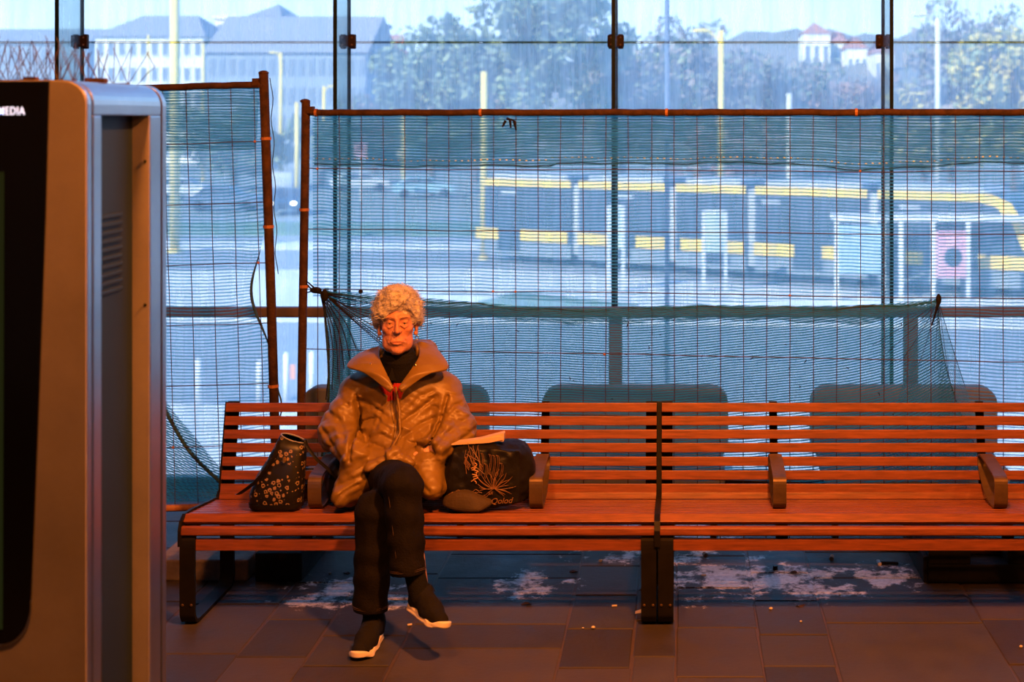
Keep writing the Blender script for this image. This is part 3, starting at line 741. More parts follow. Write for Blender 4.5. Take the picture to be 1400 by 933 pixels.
# bird spikes
rs = random.Random(21); sp_ = MB()
for row, y in enumerate((KY+.10, KY+.26, KY+.42)):
    for i in range(26):
        x = KX0+.06+i*.034+rs.uniform(-.006, .006)
        if x > KX1-.05-row*.0: continue
        for s_ in (-1, 0, 1):
            l = rs.uniform(.075, .115); a = s_*.42+rs.uniform(-.15, .15); b_ = rs.uniform(-.35, .35)
            sp_.tube([(x, y, KZ), (x+l*math.sin(a), y+l*math.sin(b_)*.4, KZ+l*math.cos(a))], .0009, 4, cap=False)
sp_.tube([(KX1-.045, KY+.42, KZ), (KX1-.02, KY+.42, KZ+.03), (KX1+.0, KY+.42, KZ+.045), (KX1-.022, KY+.42, KZ+.085)], .0011, 4)
sps = kb(sp_, 'bird_spikes', M['wire'], kind='stuff')
bs = MB()
for y in (KY+.10, KY+.26, KY+.42): bs.box((KX0+.06, y-.012, KZ), (KX1-.07, y+.012, KZ+.004))
bs.rbox((KX1-.10, KY+.22, KZ), (KX1-.05, KY+.245, KZ+.012), .004); bs.rbox((KX1-.17, KY+.05, KZ), (KX1-.14, KY+.07, KZ+.01), .004)
kb(bs, 'spike_base', M['rust'])
M['dust_haze'] = mat('dusty_top', (.35, .30, .25), .95, var=.3, vscale=30)

# ================================================================ small litter on the floor
rs = random.Random(31)
M['butt'] = mat('cigarette_paper', (.70, .60, .50), .8); M['cork'] = mat('cork', (.32, .17, .09), .85, var=.3, vscale=80)
M['leafd'] = mat('dead_leaf', (.05, .028, .018), .9, var=.4); M['peb'] = mat('pebble', (.55, .5, .46), .8)
def litter(kind, px, py, label, rot=0, s=1.0):
    Y = EYE*1900/(py-160); x = (px-930)*Y/1900; b = MB()
    if kind == 'cigarette_butt':
        o = b.tube([(-.012*s, 0, .0045), (.012*s, 0, .0045)], .0042, 8).build(kind, M['butt']); cat = 'cigarette butt'
    elif kind == 'bottle_cork':
        o = b.tube([(0, -.016*s, .011), (0, .022*s, .011)], [.011, .0095], 12).build(kind, M['cork'], bevel=.002); cat = 'cork'
    elif kind == 'dead_leaf':
        v = [(.025*s*math.cos(a)*(1+.3*math.sin(3*a+px)), .014*s*math.sin(a), .003+.004*math.sin(2*a+py)) for a in np.linspace(0, 6.28, 11)[:-1]]
        n = len(v); v2 = [(a, c, z+.0012) for a, c, z in v]; b.add(v+v2, [tuple(range(n-1, -1, -1)), tuple(range(n, 2*n))]+[(k, (k+1) % n, n+(k+1) % n, n+k) for k in range(n)]); o = b.build(kind, M['leafd']); cat = 'leaf'
    elif kind == 'pebble':
        o = b.ball((0, 0, .0048*s), (.0075*s, .006*s, .005*s), 8, 6).build(kind, M['peb'], smooth=True); cat = 'pebble'
    elif kind == 'paper_scrap':
        o = b.add([(-.02*s, -.01*s, .001), (.018*s, -.012*s, .001), (.022*s, .01*s, .012*s), (-.012*s, .012*s, .004), (-.02*s, -.01*s, .0), (.018*s, -.012*s, .0), (.022*s, .01*s, .011*s), (-.012*s, .012*s, .003)], [(0, 1, 2, 3), (7, 6, 5, 4), (0, 4, 5, 1), (1, 5, 6, 2), (2, 6, 7, 3), (3, 7, 4, 0)]).build(kind, M['butt']); cat = 'paper scrap'
    elif kind == 'broken_stick':
        b.tube([(0, 0, .007), (.085, -.006, .006)], [.0075, .006], 7); o = b.build(kind, M['leafd'])
        MB().rbox((-.012, -.02, 0), (.004, .025, .014), .004, ax=1).build('pale_end', M['peb'], o); cat = 'stick'
    elif kind == 'plastic_plug':
        o = b.tube([(0, 0, 0), (0, 0, .018)], [.012, .011], 10).build(kind, M['black']); cat = 'plug'
    o.location = (x, Y, 0); o.rotation_euler.z = rot; return tag(o, label, cat)
litter('bottle_cork', 964, 762, 'small brown cork on the white floor stain right of the bench joint', .3, .8)
litter('bottle_cork', 1137, 766, 'largest brown cork lying under the right-hand bench', -.2, 1.15)
litter('broken_stick', 1203, 772, 'dark stick with a pale end under the right-hand bench', .05)
litter('plastic_plug', 1060, 779, 'small black plug on the floor under the right-hand bench')
litter('cigarette_butt', 962, 788, 'brown butt lying just below the cork right of the bench joint', .1, .9)
litter('cigarette_butt', 840, 830, 'pale butt on the floor left of the bench joint leg', .1, .9)
litter('pebble', 821, 769, 'white pebble on the floor far back left of the bench joint', 0, 1.4)
litter('paper_scrap', 873, 838, 'torn scrap of paper at the foot of the bench joint leg', .3, .9)
litter('pebble', 811, 860, 'flat pale pebble on a slab joint in front of the left bench', .2, 1.2)
litter('pebble', 797, 860, 'tiny pebble lying left of the flat pale pebble', .2, .6)
litter('dead_leaf', 785, 783, 'dark leaf on the long slab joint left of the bench joint', .2, .8)
litter('dead_leaf', 720, 827, 'dark leaf on the blue floor midway along the left bench', .1, .9)
litter('dead_leaf', 1094, 830, 'dark leaf below the white-edged joint under the right-hand bench', .1, .7)
litter('dead_leaf', 1085, 784, 'dark leaf beside the white smear under the right-hand bench', .1, .9)
litter('pebble', 1054, 834, 'white pebble in front of the right-hand bench by a slab joint', .1, 1.1)
litter('pebble', 1396, 886, 'small orange-lit pebble at the right photo edge', 0, 1.0)
litter('pebble', 1148, 815, 'tiny reddish pebble on the lime line under the right-hand bench', 0, .7)
litter('pebble', 1095, 851, 'tiny reddish pebble in front of the right-hand bench', 0, .7)
litter('pebble', 292, 808, 'small bright pebble on the floor bar of the free bench end', 0, .8)
litter('pebble', 451, 786, 'white pebble on the floor stain left of the woman', 0, 1.1)
litter('dead_leaf', 474, 785, 'dark leaf beside the white pebble on the stain', 0, .6)
litter('dead_leaf', 880, 760, 'dark leaf behind the bench joint leg', .4, .8)
litter('cigarette_butt', 560, 856, 'pale butt beside the standing shoe', .5, .8)

# ================================================================ bags
M['bagblk'] = mat('black_leather', (.010, .009, .009), .38, var=.2, bump=.15, bscale=60)
mm = bpy.data.materials.new('printed_canvas'); mm.use_nodes = True; N = mm.node_tree.nodes; L = mm.node_tree.links; pb = N['Principled BSDF']
t = N.new('ShaderNodeTexCoord'); vo = N.new('ShaderNodeTexVoronoi'); vo.inputs['Scale'].default_value = 46; vo.inputs['Randomness'].default_value = .35
mp = N.new('ShaderNodeMapping'); mp.inputs['Rotation'].default_value = (0, R(22), 0); L.new(t.outputs['Object'], mp.inputs[0])
L.new(mp.outputs[0], vo.inputs['Vector'])
wv = noise(N, L, mp.outputs[0], 150, 2, .5)
d = math_(N, L, 'ADD', vo.outputs['Distance'], math_(N, L, 'MULTIPLY', math_(N, L, 'SUBTRACT', wv, .5), .5))
a1 = math_(N, L, 'LESS_THAN', d, .30); sepc = N.new('ShaderNodeSeparateColor'); L.new(vo.outputs['Color'], sepc.inputs[0])
big = math_(N, L, 'GREATER_THAN', sepc.outputs[0], .45)
ring = math_(N, L, 'MULTIPLY', math_(N, L, 'LESS_THAN', d, .40), math_(N, L, 'GREATER_THAN', d, .20))
msk = math_(N, L, 'ADD', math_(N, L, 'MULTIPLY', ring, big), math_(N, L, 'MULTIPLY', math_(N, L, 'MULTIPLY', math_(N, L, 'LESS_THAN', d, .17), 1.0), math_(N, L, 'SUBTRACT', 1.0, big)), True)
L.new(mixc(N, L, msk, (.006, .005, .005), (.26, .17, .10)), pb.inputs['Base Color']); pb.inputs['Roughness'].default_value = .45
M['bagprint'] = mm
# left handbag: an upright bucket bag leaning left, mouth open to the upper right
hb = empty('handbag', wp(378, 702, 5.84), label='black handbag with small gold printed motifs leaning on the left armrest', cat='handbag')
hb.location.z = .44
def loft(rows, seg=20, ex=3.2):
    """rows: (centre, half x, half y); superellipse sections"""
    v = []
    for (c, a, b) in rows:
        for i in range(seg):
            t = 2*math.pi*i/seg; ct, s_ = math.cos(t), math.sin(t)
            v.append((c[0]+a*math.copysign(abs(ct)**(2/ex), ct), c[1]+b*math.copysign(abs(s_)**(2/ex), s_), c[2]+(c[3] if len(c) > 3 else 0)*ct))
    f = [(j*seg+i, j*seg+(i+1) % seg, (j+1)*seg+(i+1) % seg, (j+1)*seg+i) for j in range(len(rows)-1) for i in range(seg)]
    return v, f, seg
rows = [((0, 0, .0), .100, .055), ((0, 0, .012), .108, .062), ((.003, 0, .07), .110, .066), ((.018, .005, .14), .098, .064), ((.038, .01, .20), .080, .058), ((.055, .015, .25, -.01), .064, .050), ((.066, .018, .288, -.018), .052, .043)]
v, f, sg = loft(rows); mb = MB().add(v, f+[tuple(range(sg-1, -1, -1))])
iv, if_, _ = loft([((.066, .018, .286, -.018), .046, .037), ((.05, .012, .22), .052, .04), ((.02, 0, .08), .08, .045)])
mb.add(iv, [tuple(reversed(q)) for q in if_]+[tuple(range(2*sg, 3*sg))])
n0 = (len(rows)-1)*sg; n1_ = len(rows)*sg
mb.f += [(n0+i, n0+(i+1) % sg, n1_+(i+1) % sg, n1_+i) for i in range(sg)]
mb.build('bag_body', M['bagprint'], hb, smooth=True)
v, f, sg = loft([((0, 0, -.001), .101, .056), ((0, 0, .012), .110, .064), ((.0, 0, .030), .1115, .0655)])
MB().add(v, f+[tuple(range(sg-1, -1, -1))]).build('bag_base', M['bagblk'], hb, smooth=True)
rim = [((.066+.050*math.cos(a), .018+.041*math.sin(a), .289-.018*math.cos(a))) for a in np.linspace(0, 2*math.pi, 30)]
MB().tube(rim, .0035, 6, cap=False).build('rim_piping', mat('grey_piping', (.22, .22, .26), .4), hb, smooth=True)
MB().tube(spline([(.020, -.030, .285), (.004, -.066, .22), (-.050, -.088, .145), (-.120, -.085, .088), (-.142, -.06, .075)], 6), .0032, 8, flat=4.2).build('strap', M['bagblk'], hb)
MB().tube(spline([(.105, .01, .275), (.122, .0, .285), (.13, -.005, .262), (.17, -.01, .21), (.215, .0, .165), (.25, .02, .12)], 6), .009, 6, flat=.4).build('strap', M['bagblk'], hb)
MB().rbox((.045, -.065, .205), (.054, -.052, .228), .003).build('buckle', mat('brass', (.75, .45, .12), .3, metal=.9), hb)
# dark soft bag squeezed between the left armrest and the woman
def fbag(p):
    d = ell(p, (0, 0, .10), (.075, .11, .11)); d = smin(d, ell(p, (.03, .02, .17), (.05, .08, .07)), .04)
    d = smax(d, -(p[2]-.0), .02); return d+.006*vnoise(p, (25, 25, 18), 2)+.004*vnoise(p, (60, 60, 30), 4)
sb = nmesh('soft_bag', surface(fbag, (-.12, -.16, -.02), (.14, .16, .28), .007), M['bagblk'], label='plain black soft bag squeezed between the left armrest and the jacket', cat='bag'); sb.location = (-1.448, 5.97, .425)
# right bag
M['tote'] = mat('black_shopping_bag', (.010, .009, .009), .42, var=.3, vscale=6, bump=.5, bscale=25)
tb = empty('shopping_bag', (-.81, 5.865, .442), label='black shopping bag with a thin gold flower print right of the woman', cat='bag')
def ftote(p):
    x, y, z = p
    d = ell(p, (-.02, .02, .13), (.20, .13, .17)); b = np.maximum(np.maximum(np.abs(x)-.155, np.abs(y)-.085), np.abs(z-.135)-.130)
    d = smin(smax(d, b-.02, .03), b+.012, .03)
    d = smin(d, ell(p, (.10, .03, .14), (.10, .09, .14)), .03)
    d = smin(d, ell(p, (-.12, .0, .09), (.085, .10, .10)), .03)
    d = smax(d, -z, .008)
    w = vnoise((x+z*.4, y, z-x*.3), (16, 10, 9), 3)
    return d+.010*(1-np.abs(w))*.8+.005*vnoise(p, (40, 40, 40), 6)
TV = surface(ftote, (-.25, -.18, -.01), (.23, .17, .33), .007)
nmesh('bag_body', TV, M['tote'], tb)
tp = TV[0]
def on_tote(x, z, off=-.0035):
    d = (tp[:, 0]-x)**2+(tp[:, 2]-z)**2; m = d < .00035
    if not m.any(): m = d == d.min()
    return Vector((x, tp[m][:, 1].min()+off, z))
M['print'] = mat('gold_print', (.22, .11, .05), .5)
fl_ = MB(); rs = random.Random(4); c0 = (.038, .098)
for k in range(26):
    a = R(-35+k*9.5+rs.uniform(-4, 4)); l = rs.uniform(.05, .10); cv = rs.uniform(-.8, .8)
    pts = []
    for q in range(7):
        s_ = q/6; aa = a+cv*s_*.7; pts.append(on_tote(c0[0]+l*s_*math.cos(aa), c0[1]+l*s_*math.sin(aa)*.9))
    fl_.tube(pts, [.0011]*6+[.0006], 4)
for k in range(6):                                       # tall petals
    bx_, bz_ = .0+k*.016-.02, .15+rs.uniform(-.01, .01); h_ = rs.uniform(.05, .09)
    pts = [on_tote(bx_+.009*math.sin(q*math.pi/5)*(1 if q < 6 else -1)+(.006 if q > 5 else 0), bz_+h_*math.sin(q*math.pi/10)) for q in range(11)]
    fl_.tube(pts, .0008, 4)
for k in range(14):                                      # folds of the printed bow on the upper left
    x1, z1 = -.075+rs.uniform(-.01, .05), .255+rs.uniform(-.03, .03); x2, z2 = -.06+rs.uniform(-.02, .06), .165+rs.uniform(-.03, .03)
    fl_.tube([on_tote(x1, z1), on_tote((x1+x2)/2+rs.uniform(-.02, .02), (z1+z2)/2), on_tote(x2, z2)], .0012, 4)
for k in range(12):
    x1, z1 = -.15+k*.012, .075+.010*math.sin(k); fl_.tube([on_tote(x1, z1), on_tote(x1+.016, z1+rs.uniform(-.006, .012)), on_tote(x1+.03, z1+.004)], .0013, 4)
fl_.build('flower_print', M['print'], tb)
for (txt, x, z, sz, rz) in (('Qolod', .022, .034, .034, -3), ('ait', .012, .072, .022, -12), ('du', -.135, .052, .02, 10)):
    c = bpy.data.curves.new('lettering', 'FONT'); c.body = txt; c.size = sz; c.extrude = .0006; c.shear = .35; 
    o = text_mesh(c, M['print'], tb); y = on_tote(x+.03, z+.01).y
    o.location = (x, y-.004, z); o.rotation_euler = (R(90), R(rz), 0)
cl_ = MB()
for k in range(9): cl_.tube(spline([on_tote(-.045+rs.uniform(-.012, .012), .205-k*.009, -.008), on_tote(-.035+rs.uniform(-.012, .012), .20-k*.009, -.010), on_tote(-.045+rs.uniform(-.012, .012), .193-k*.009, -.008)], 4), .0022, 5)
cl_.build('cord_tie', mat('tan_cord', (.50, .27, .12), .6), tb)
# folded brown cloth flap at the bag's foot
fl2 = MB()
A_ = [(-.150, -.105, .030), (-.085, -.135, .083), (-.035, -.145, .088), (.03, -.13, .055), (.075, -.115, .035), (.04, -.15, .012), (.0, -.17, -.002), (-.10, -.155, .008), (-.02, -.158, .045), (-.09, -.15, .045)]
A_ = [tuple(q) for q in A_]; back = [(x, y+.06, z) for x, y, z in A_]
fl2.add(A_+back, [(0, 9, 1), (1, 9, 8, 2), (2, 8, 3), (3, 8, 5, 4), (8, 6, 5), (8, 9, 7, 6), (0, 7, 9), (0, 1, 11, 10), (1, 2, 12, 11), (2, 3, 13, 12), (3, 4, 14, 13), (4, 5, 15, 14), (5, 6, 16, 15), (6, 7, 17, 16), (7, 0, 10, 17)])
o = fl2.build('cloth_flap', mat('olive_cloth', (.045, .026, .013), .8, var=.3, bump=.3), tb, bevel=.004); o.location = (-.035, .01, .004); o.scale = (1.12, 1.0, 1.1); o.modifiers.clear(); ss_ = o.modifiers.new('soft', 'SUBSURF'); ss_.levels = ss_.render_levels = 2
for e_ in (): pass
# folded paper on top of the bag
pr = empty('folded_paper', (-.87, 5.92, .70), label='folded cream paper lying on top of the flower-print bag', cat='paper')
M['paper'] = mat('cream_paper', (.58, .42, .27), .8, var=.15)
pr.location = wp(650, 603, 5.84)
MB().prism([(-.115, -.010), (.10, .022), (.115, .020), (.118, .008), (.06, -.004), (-.10, -.014)], 1, -.02, .03).build('sheet_fold', M['paper'], pr)
MB().prism([(-.02, .0), (.118, .036), (.122, .032), (.120, .0), (.10, .0)], 1, -.015, .03).build('sheet_fold', M['paper'], pr)
# ================================================================ the seated woman
PB = Vector((-1.21, 5.95, .43))
M['jacket'] = mat('olive_brown_parka', (.19, .112, .022), .44, var=.14, vscale=6, bump=.28, bscale=22, spec=.45)
M['denim'] = mat('black_denim', (.006, .0045, .004), .85, var=.45, vscale=18, bump=.35, bscale=140)
M['stitch'] = mat('hem_stitching', (.06, .032, .016), .8)
M['knit'] = mat('black_knit', (.009, .009, .010), .95, bump=.4, bscale=180)
M['red'] = mat('red_sweater', (.32, .008, .010), .85, bump=.3, bscale=150)
M['shoe'] = mat('black_mesh_fabric', (.010, .009, .009), .85, bump=.4, bscale=250)
M['sole'] = mat('white_foam_sole', (.72, .64, .55), .6, var=.08)
M['hair'] = mat('white_hair', (.50, .455, .43), .7, var=.14, vscale=60, bump=.7, bscale=130, stretch=(1, 1, .5))
M['eye'] = mat('eye_white', (.20, .14, .11), .3); M['iris'] = mat('iris', (.03, .02, .015), .15)
M['brow'] = mat('eyebrow', (.16, .10, .07), .9)
sk = mat('skin', (.56, .30, .20), .50, bump=.25, bscale=90, spec=.4); M['skin'] = sk
N = sk.node_tree.nodes; L = sk.node_tree.links; a_ = N.new('ShaderNodeAttribute'); a_.attribute_name = 'tint'
tcs = N.new('ShaderNodeTexCoord'); nz = noise(N, L, tcs.outputs['Object'], 70, 4, .6)
mx_ = mixc(N, L, math_(N, L, 'MULTIPLY', nz, .35), a_.outputs['Color'], (.40, .15, .09)); L.new(mx_, N['Principled BSDF'].inputs['Base Color'])
N['Principled BSDF'].inputs['Subsurface Weight'].default_value = .12; N['Principled BSDF'].inputs['Subsurface Radius'].default_value = (.01, .004, .002)
HC = Vector((-1.205, 5.93, 1.216)); YAW = R(10)
def h2w(V):
    c, s = math.cos(YAW), math.sin(YAW); return np.stack([V[:, 0]*c-V[:, 1]*s+HC.x, V[:, 0]*s+V[:, 1]*c+HC.y, V[:, 2]+HC.z], 1)
def fhead(p):
    x, y, z = p; ax = np.abs(x); q = (ax, y, z)
    d = ell(p, (0, .012, .030), (.074, .094, .092))
    d = smin(d, ell(p, (0, -.022, -.042), (.063, .068, .084)), .03)
    d = smin(d, ell(p, (0, -.062, -.116), (.027, .026, .021)), .03)
    d = smin(d, ell(q, (.041, -.036, -.092), (.021, .028, .028)), .025)          # jowls
    z = z-.012; p = (x, y, z); q = (ax, y, z)                                     # the features sit a little higher
    d = smin(d, ell(q, (.041, -.062, -.038), (.021, .020, .017)), .018)          # cheekbones
    d = smin(d, cone(q, (.012, -.0855, .012), (.046, -.070, .010), .0080, .007), .014)   # brow
    d = smax(d, -ell(q, (.031, -.101, -.011), (.018, .017, .0100)), .012)        # sockets
    d = smin(d, vlen(ax-.031, y+.0725, z+.0125)-.0146, .006)                     # lids over the eyeballs
    d = smax(d, -ell(q, (.031, -.092, -.0142), (.0120, .012, .0034)), .002)      # opening between the lids
    d = smin(d, path(q, [(.016, -.092, -.021), (.031, -.0895, -.031), (.046, -.076, -.022)], [.0022, .0032, .0022]), .007)  # bags under the eyes
    d = smin(d, path(p, [(0, -.088, .004), (0, -.1005, -.022), (0, -.1125, -.043)], [.0062, .0072, .0105]), .011)
    d = smin(d, ell(q, (.0125, -.0985, -.0465), (.0095, .010, .0075)), .006)
    d = smax(d, -ell(q, (.0065, -.108, -.0565), (.0038, .006, .0035)), .003)
    d = smin(d, ell(p, (0, -.074, -.088), (.036, .021, .020)), .016)             # muzzle
    d = smin(d, path(q, [(0, -.0965, -.0865), (.012, -.0945, -.0875), (.024, -.086, -.0925)], [.0036, .0032, .0018]), .005)
    d = smin(d, path(q, [(0, -.0955, -.0985), (.012, -.0935, -.0975), (.022, -.086, -.0945)], [.0046, .0040, .0018]), .005)
    d = smax(d, -path(q, [(0, -.1035, -.0925), (.014, -.099, -.0930), (.029, -.088, -.0985)], [.0022, .0024, .0022]), .004)
    d = smax(d, -path(q, [(.017, -.101, -.048), (.027, -.094, -.066), (.034, -.082, -.088)], [.0026, .0034, .0026]), .007)   # nasolabial folds
    d = smax(d, -path(q, [(.030, -.087, -.100), (.030, -.083, -.116)], [.0022, .0022]), .006)
    d = smax(d, -path(q, [(.003, -.1, .012), (.005, -.1, .026)], [.002, .001]), .006)
    for zz in (.032, .043): d = smax(d, -path(p, [(-.04, -.083, zz), (0, -.0905, zz+.003), (.04, -.083, zz)], [.0010, .0016, .0010]), .005)
    z = z+.012; p = (x, y, z); q = (ax, y, z)
    e = ell(q, (.078, .006, -.028), (.0085, .019, .032)); e = smax(e, -ell(q, (.086, -.002, -.022), (.006, .009, .018)), .004)
    d = smin(d, e, .006); d = smin(d, vlen(ax-.075, y+.002, z+.056)-.009, .006)
    d = smin(d, cone(p, (0, .020, -.085), (0, .045, -.22), .050, .056), .025)
    d = smax(d, -ell(p, (0, -.035, -.178), (.06, .03, .022)), .02)
    for i in (-1, 1): d = smin(d, cone(p, (i*.016, -.020, -.14), (i*.010, .0, -.21), .009), .010)
    return d+.0009*vnoise(p, (110, 110, 90), 5)
def chead(V):
    c = np.tile(np.array([.52, .25, .175]), (len(V), 1)); x, y, z = V.T; z = z-.012; ax = abs(x)
    lip = np.exp(-((z+.0925)/.0085)**2-(ax/.021)**4)*(y < -.082); c = c*(1-lip[:, None]*.75)+np.array([.40, .12, .10])*lip[:, None]*.75
    ch = np.exp(-((ax-.045)/.022)**2-((z+.045)/.025)**2)*(y < -.03)+.8*np.exp(-(x/.014)**2-((z+.045)/.014)**2)*(y < -.09); c = c*(1-ch[:, None]*.4)+np.array([.55, .20, .14])*ch[:, None]*.4
    ly = np.exp(-((ax-.031)/.017)**4-((z+.014)/.011)**2)*(y < -.07); c = c*(1-ly[:, None]*.4)
    return c
SH = {'L': [(-1.405, 6.05, .885), (-1.472, 5.98, .732), (-1.345, 5.785, .662)], 'R': [(-1.035, 6.05, .890), (-.965, 5.98, .735), (-1.040, 5.795, .688)]}
HIP = {'R': (-1.285, 5.98, .545), 'L': (-1.125, 5.98, .52)}; KNEE = {'R': (-1.088, 5.445, .640), 'L': (-1.215, 5.52, .520)}
ANK = {'R': (-1.018, 5.418, .25), 'L': (-1.214, 5.520, .10)}
HT = {'L': (-1.36, 5.84, .66), 'R': (-1.150, 5.80, .645)}
def fbody(p):
    d = ell(p, (-1.21, 6.05, .86), (.15, .10, .17)); d = smin(d, ell(p, (-1.21, 6.03, .64), (.14, .10, .16)), .08)
    d = smin(d, ell(p, (-1.205, 6.0, .53), (.15, .11, .085)), .05)
    for s in 'LR':
        a, b, c = SH[s]; d = smin(d, cone(p, (-1.21, 6.05, .93), a, .06, .052), .04)
        c = tuple(np.array(c)-(np.array(c)-np.array(b))*(.35 if s == 'L' else .1)); d = smin(d, path(p, [a, b, c], [.050, .041, .027]), .02)
        d = smin(d, path(p, [HIP[s], KNEE[s], ANK[s]], [.072, .055, .036]), .02)
        t = np.array(HT[s]); c = np.array(c)
        d = smin(d, cone(p, c, c+(t-c)*.5, .028, .034, (1, 1, 1)), .015)          # palm
    d = smin(d, cone(p, (-1.208, 6.0, .93), (-1.21, 5.965, 1.06), .06, .055), .03)
    return d
def fhand(p, s):
    b_, c = np.array(SH[s][1]), np.array(SH[s][2]); c = c-(c-b_)*(.60 if s == 'L' else .02); t = np.array(HT[s]); m = c+(t-c)*.42; u = (t-c)/np.linalg.norm(t-c)
    w = np.cross(u, (0, 0, 1)); w /= np.linalg.norm(w); up = np.cross(w, u); d = None
    for k, (ln_, off) in enumerate(((.066, -.027), (.076, -.009), (.072, .009), (.056, .026))):
        a = m+up*off*.9+u*.022; b = a+u*ln_*.5+w*.004; e = b+u*ln_*.42-w*.012; q = path(p, [a, b, e], [.0095, .0088, .0075]); d = q if d is None else np.minimum(d, q)
    a = m-up*.024; d = np.minimum(d, path(p, [a, a+u*.03-up*.02-w*.012, a+u*.058-up*.024-w*.016], [.012, .0105, .009]))
    q = cone(p, m-u*.03, m+u*.025, .026, .030); return smin(d, q, .008)
VH, QH = surface(fhead, (-.10, -.13, -.22), (.10, .12, .13), .0022); ch = chead(VH); VH = relax(VH, QH, 1, .4)
VB, QB = surface(fbody, (-1.56, 5.30, .05), (-.88, 6.20, 1.07), .011); VB = relax(VB, QB, 2)
HL = [surface(lambda p, s=s: fhand(p, s), lo, hi, .004) for s, lo, hi in (('L', (-1.45, 5.66, .54), (-1.2, 5.90, .76)), ('R', (-1.20, 5.66, .56), (-.95, 5.88, .78)))]
parts = [(h2w(VH), QH, ch)]+[(V_, Q_, np.tile([.58, .33, .235], (len(V_), 1))) for V_, Q_ in [(VB, QB)]+HL]
vv_ = []; qq_ = []; cc_ = []; n = 0
for V_, Q_, C_ in parts: vv_.append(V_); qq_.append(Q_+n); cc_.append(C_); n += len(V_)
CC = np.concatenate(cc_)
pers = nmesh('person', (np.concatenate(vv_)-np.array(PB), np.concatenate(qq_)), sk, it=0, cols=lambda V: CC,
             label='white-haired person in an olive-brown parka sitting cross-legged on the left bench', cat='person')
pers.location = PB
def pm(name, VQ, m, it=1, parent=pers, **k): return nmesh(name, (VQ[0]-np.array(PB), VQ[1]), m, parent, it, **k)
def pmb(mb, name, m, parent=pers, **k):
    mb.v = [tuple(Vector(v)-PB) for v in mb.v]; return mb.build(name, m, parent, **k)
# eyes, brows, earrings
hw = lambda x, y, z: Vector(h2w(np.array([[x, y, z]]))[0])
for i in (-1, 1):
    e_ = pmb(MB().ball(hw(i*.031, -.0725, -.0005), .0131, 16, 12), 'eye', M['eye'], smooth=True)
    pmb(MB().ball(hw(i*.031+.000, -.0788, -.0012), (.0068, .0076, .0068), 12, 8), 'iris', M['iris'], e_, smooth=True)
    b = MB(); b.tube([hw(i*.012, -.0965, .020), hw(i*.025, -.0960, .0250), hw(i*.038, -.087, .0250), hw(i*.049, -.073, .018)], [.0010, .0016, .0013, .0006], 6, flat=.6); pmb(b, 'eyebrow', M['brow'], smooth=True)
    r_ = [hw(i*.080+.0065*math.cos(a), -.006, -.074+.009*math.sin(a)) for a in np.linspace(0, 2*math.pi, 15)]
    pmb(MB().tube(r_, .0022, 6, cap=False), 'earring', M['steel'], smooth=True)
# hair
def fhair(p):
    x, y, z = p; ax = abs(x); q = (ax, y, z)
    d = ell(p, (0, .018, .054), (.096, .105, .092))
    d = smin(d, ell(q, (.032, -.030, .100), (.036, .050, .034)), .03)
    d = smin(d, ell(p, (-.012, -.045, .116), (.034, .040, .026)), .02)
    d = smin(d, ell(q, (.080, .012, .020), (.026, .052, .060)), .02)
    d = smin(d, cone(p, (.012, -.086, .092), (-.062, -.066, .040), .017, .014), .012)
    d = smin(d, cone(p, (.028, -.082, .094), (.074, -.046, .020), .016, .013), .012)
    d = smax(d, -ell(p, (.004, -.125, -.016), (.062, .070, .094)), .010)
    d = smax(d, -ell(q, (.085, -.008, -.052), (.030, .032, .036)), .010)
    d = smax(d, -(z+.075), .01); d = smax(d, np.minimum(-(z+.012)-.0, -(y-.0)), .012)
    s = (x*.6+y*.3, y, z)
    return d-.0075*vnoise((x+z*.5, y, z-x*.4), (48, 48, 30), 7)-.004*vnoise((x-z*.6, y+z*.2, z), (110, 110, 60), 8)
VHr, QHr = surface(fhair, (-.135, -.13, -.10), (.135, .16, .165), .0027)
hair = pm('hair', (h2w(VHr), QHr), M['hair'], it=1)
fn = np.zeros_like(VHr); a, b, c = VHr[QHr[:, 0]], VHr[QHr[:, 1]], VHr[QHr[:, 2]]; nn = np.cross(b-a, c-a)
for k in range(4): np.add.at(fn, QHr[:, k], nn)
fn /= np.maximum(np.linalg.norm(fn, axis=1), 1e-9)[:, None]
rs = random.Random(12); stx = MB()
for k in range(1500):
    i = rs.randrange(len(VHr)); p = VHr[i]
    if p[2] < -.01 and p[1] < -.01: continue
    nrm = fn[i]; tg = np.cross(nrm, (rs.uniform(-.6, .6), rs.uniform(-.3, .6), 1.0)); tg = tg/max(np.linalg.norm(tg), 1e-6)*(1 if p[0] > 0 else -1)*rs.choice((1, 1, -1))
    if p[1] < -.06 and p[2] < .09: nrm = nrm*.3; tg = np.array((-.8 if p[0] < .02 else .8, 0, -.25))
    l = rs.uniform(.012, .028); c1 = p+nrm*l*.30+tg*l*.4; c2 = p+nrm*l*.35+tg*l*.9; c3 = c2-nrm*l*.15+tg*l*.2
    stx.tube([hw(*p), hw(*c1), hw(*c2), hw(*c3)], [.0009, .0008, .0006, .0003], 3, cap=False)
pmb(stx, 'hair_strands', M['hair'], hair, kind='stuff')
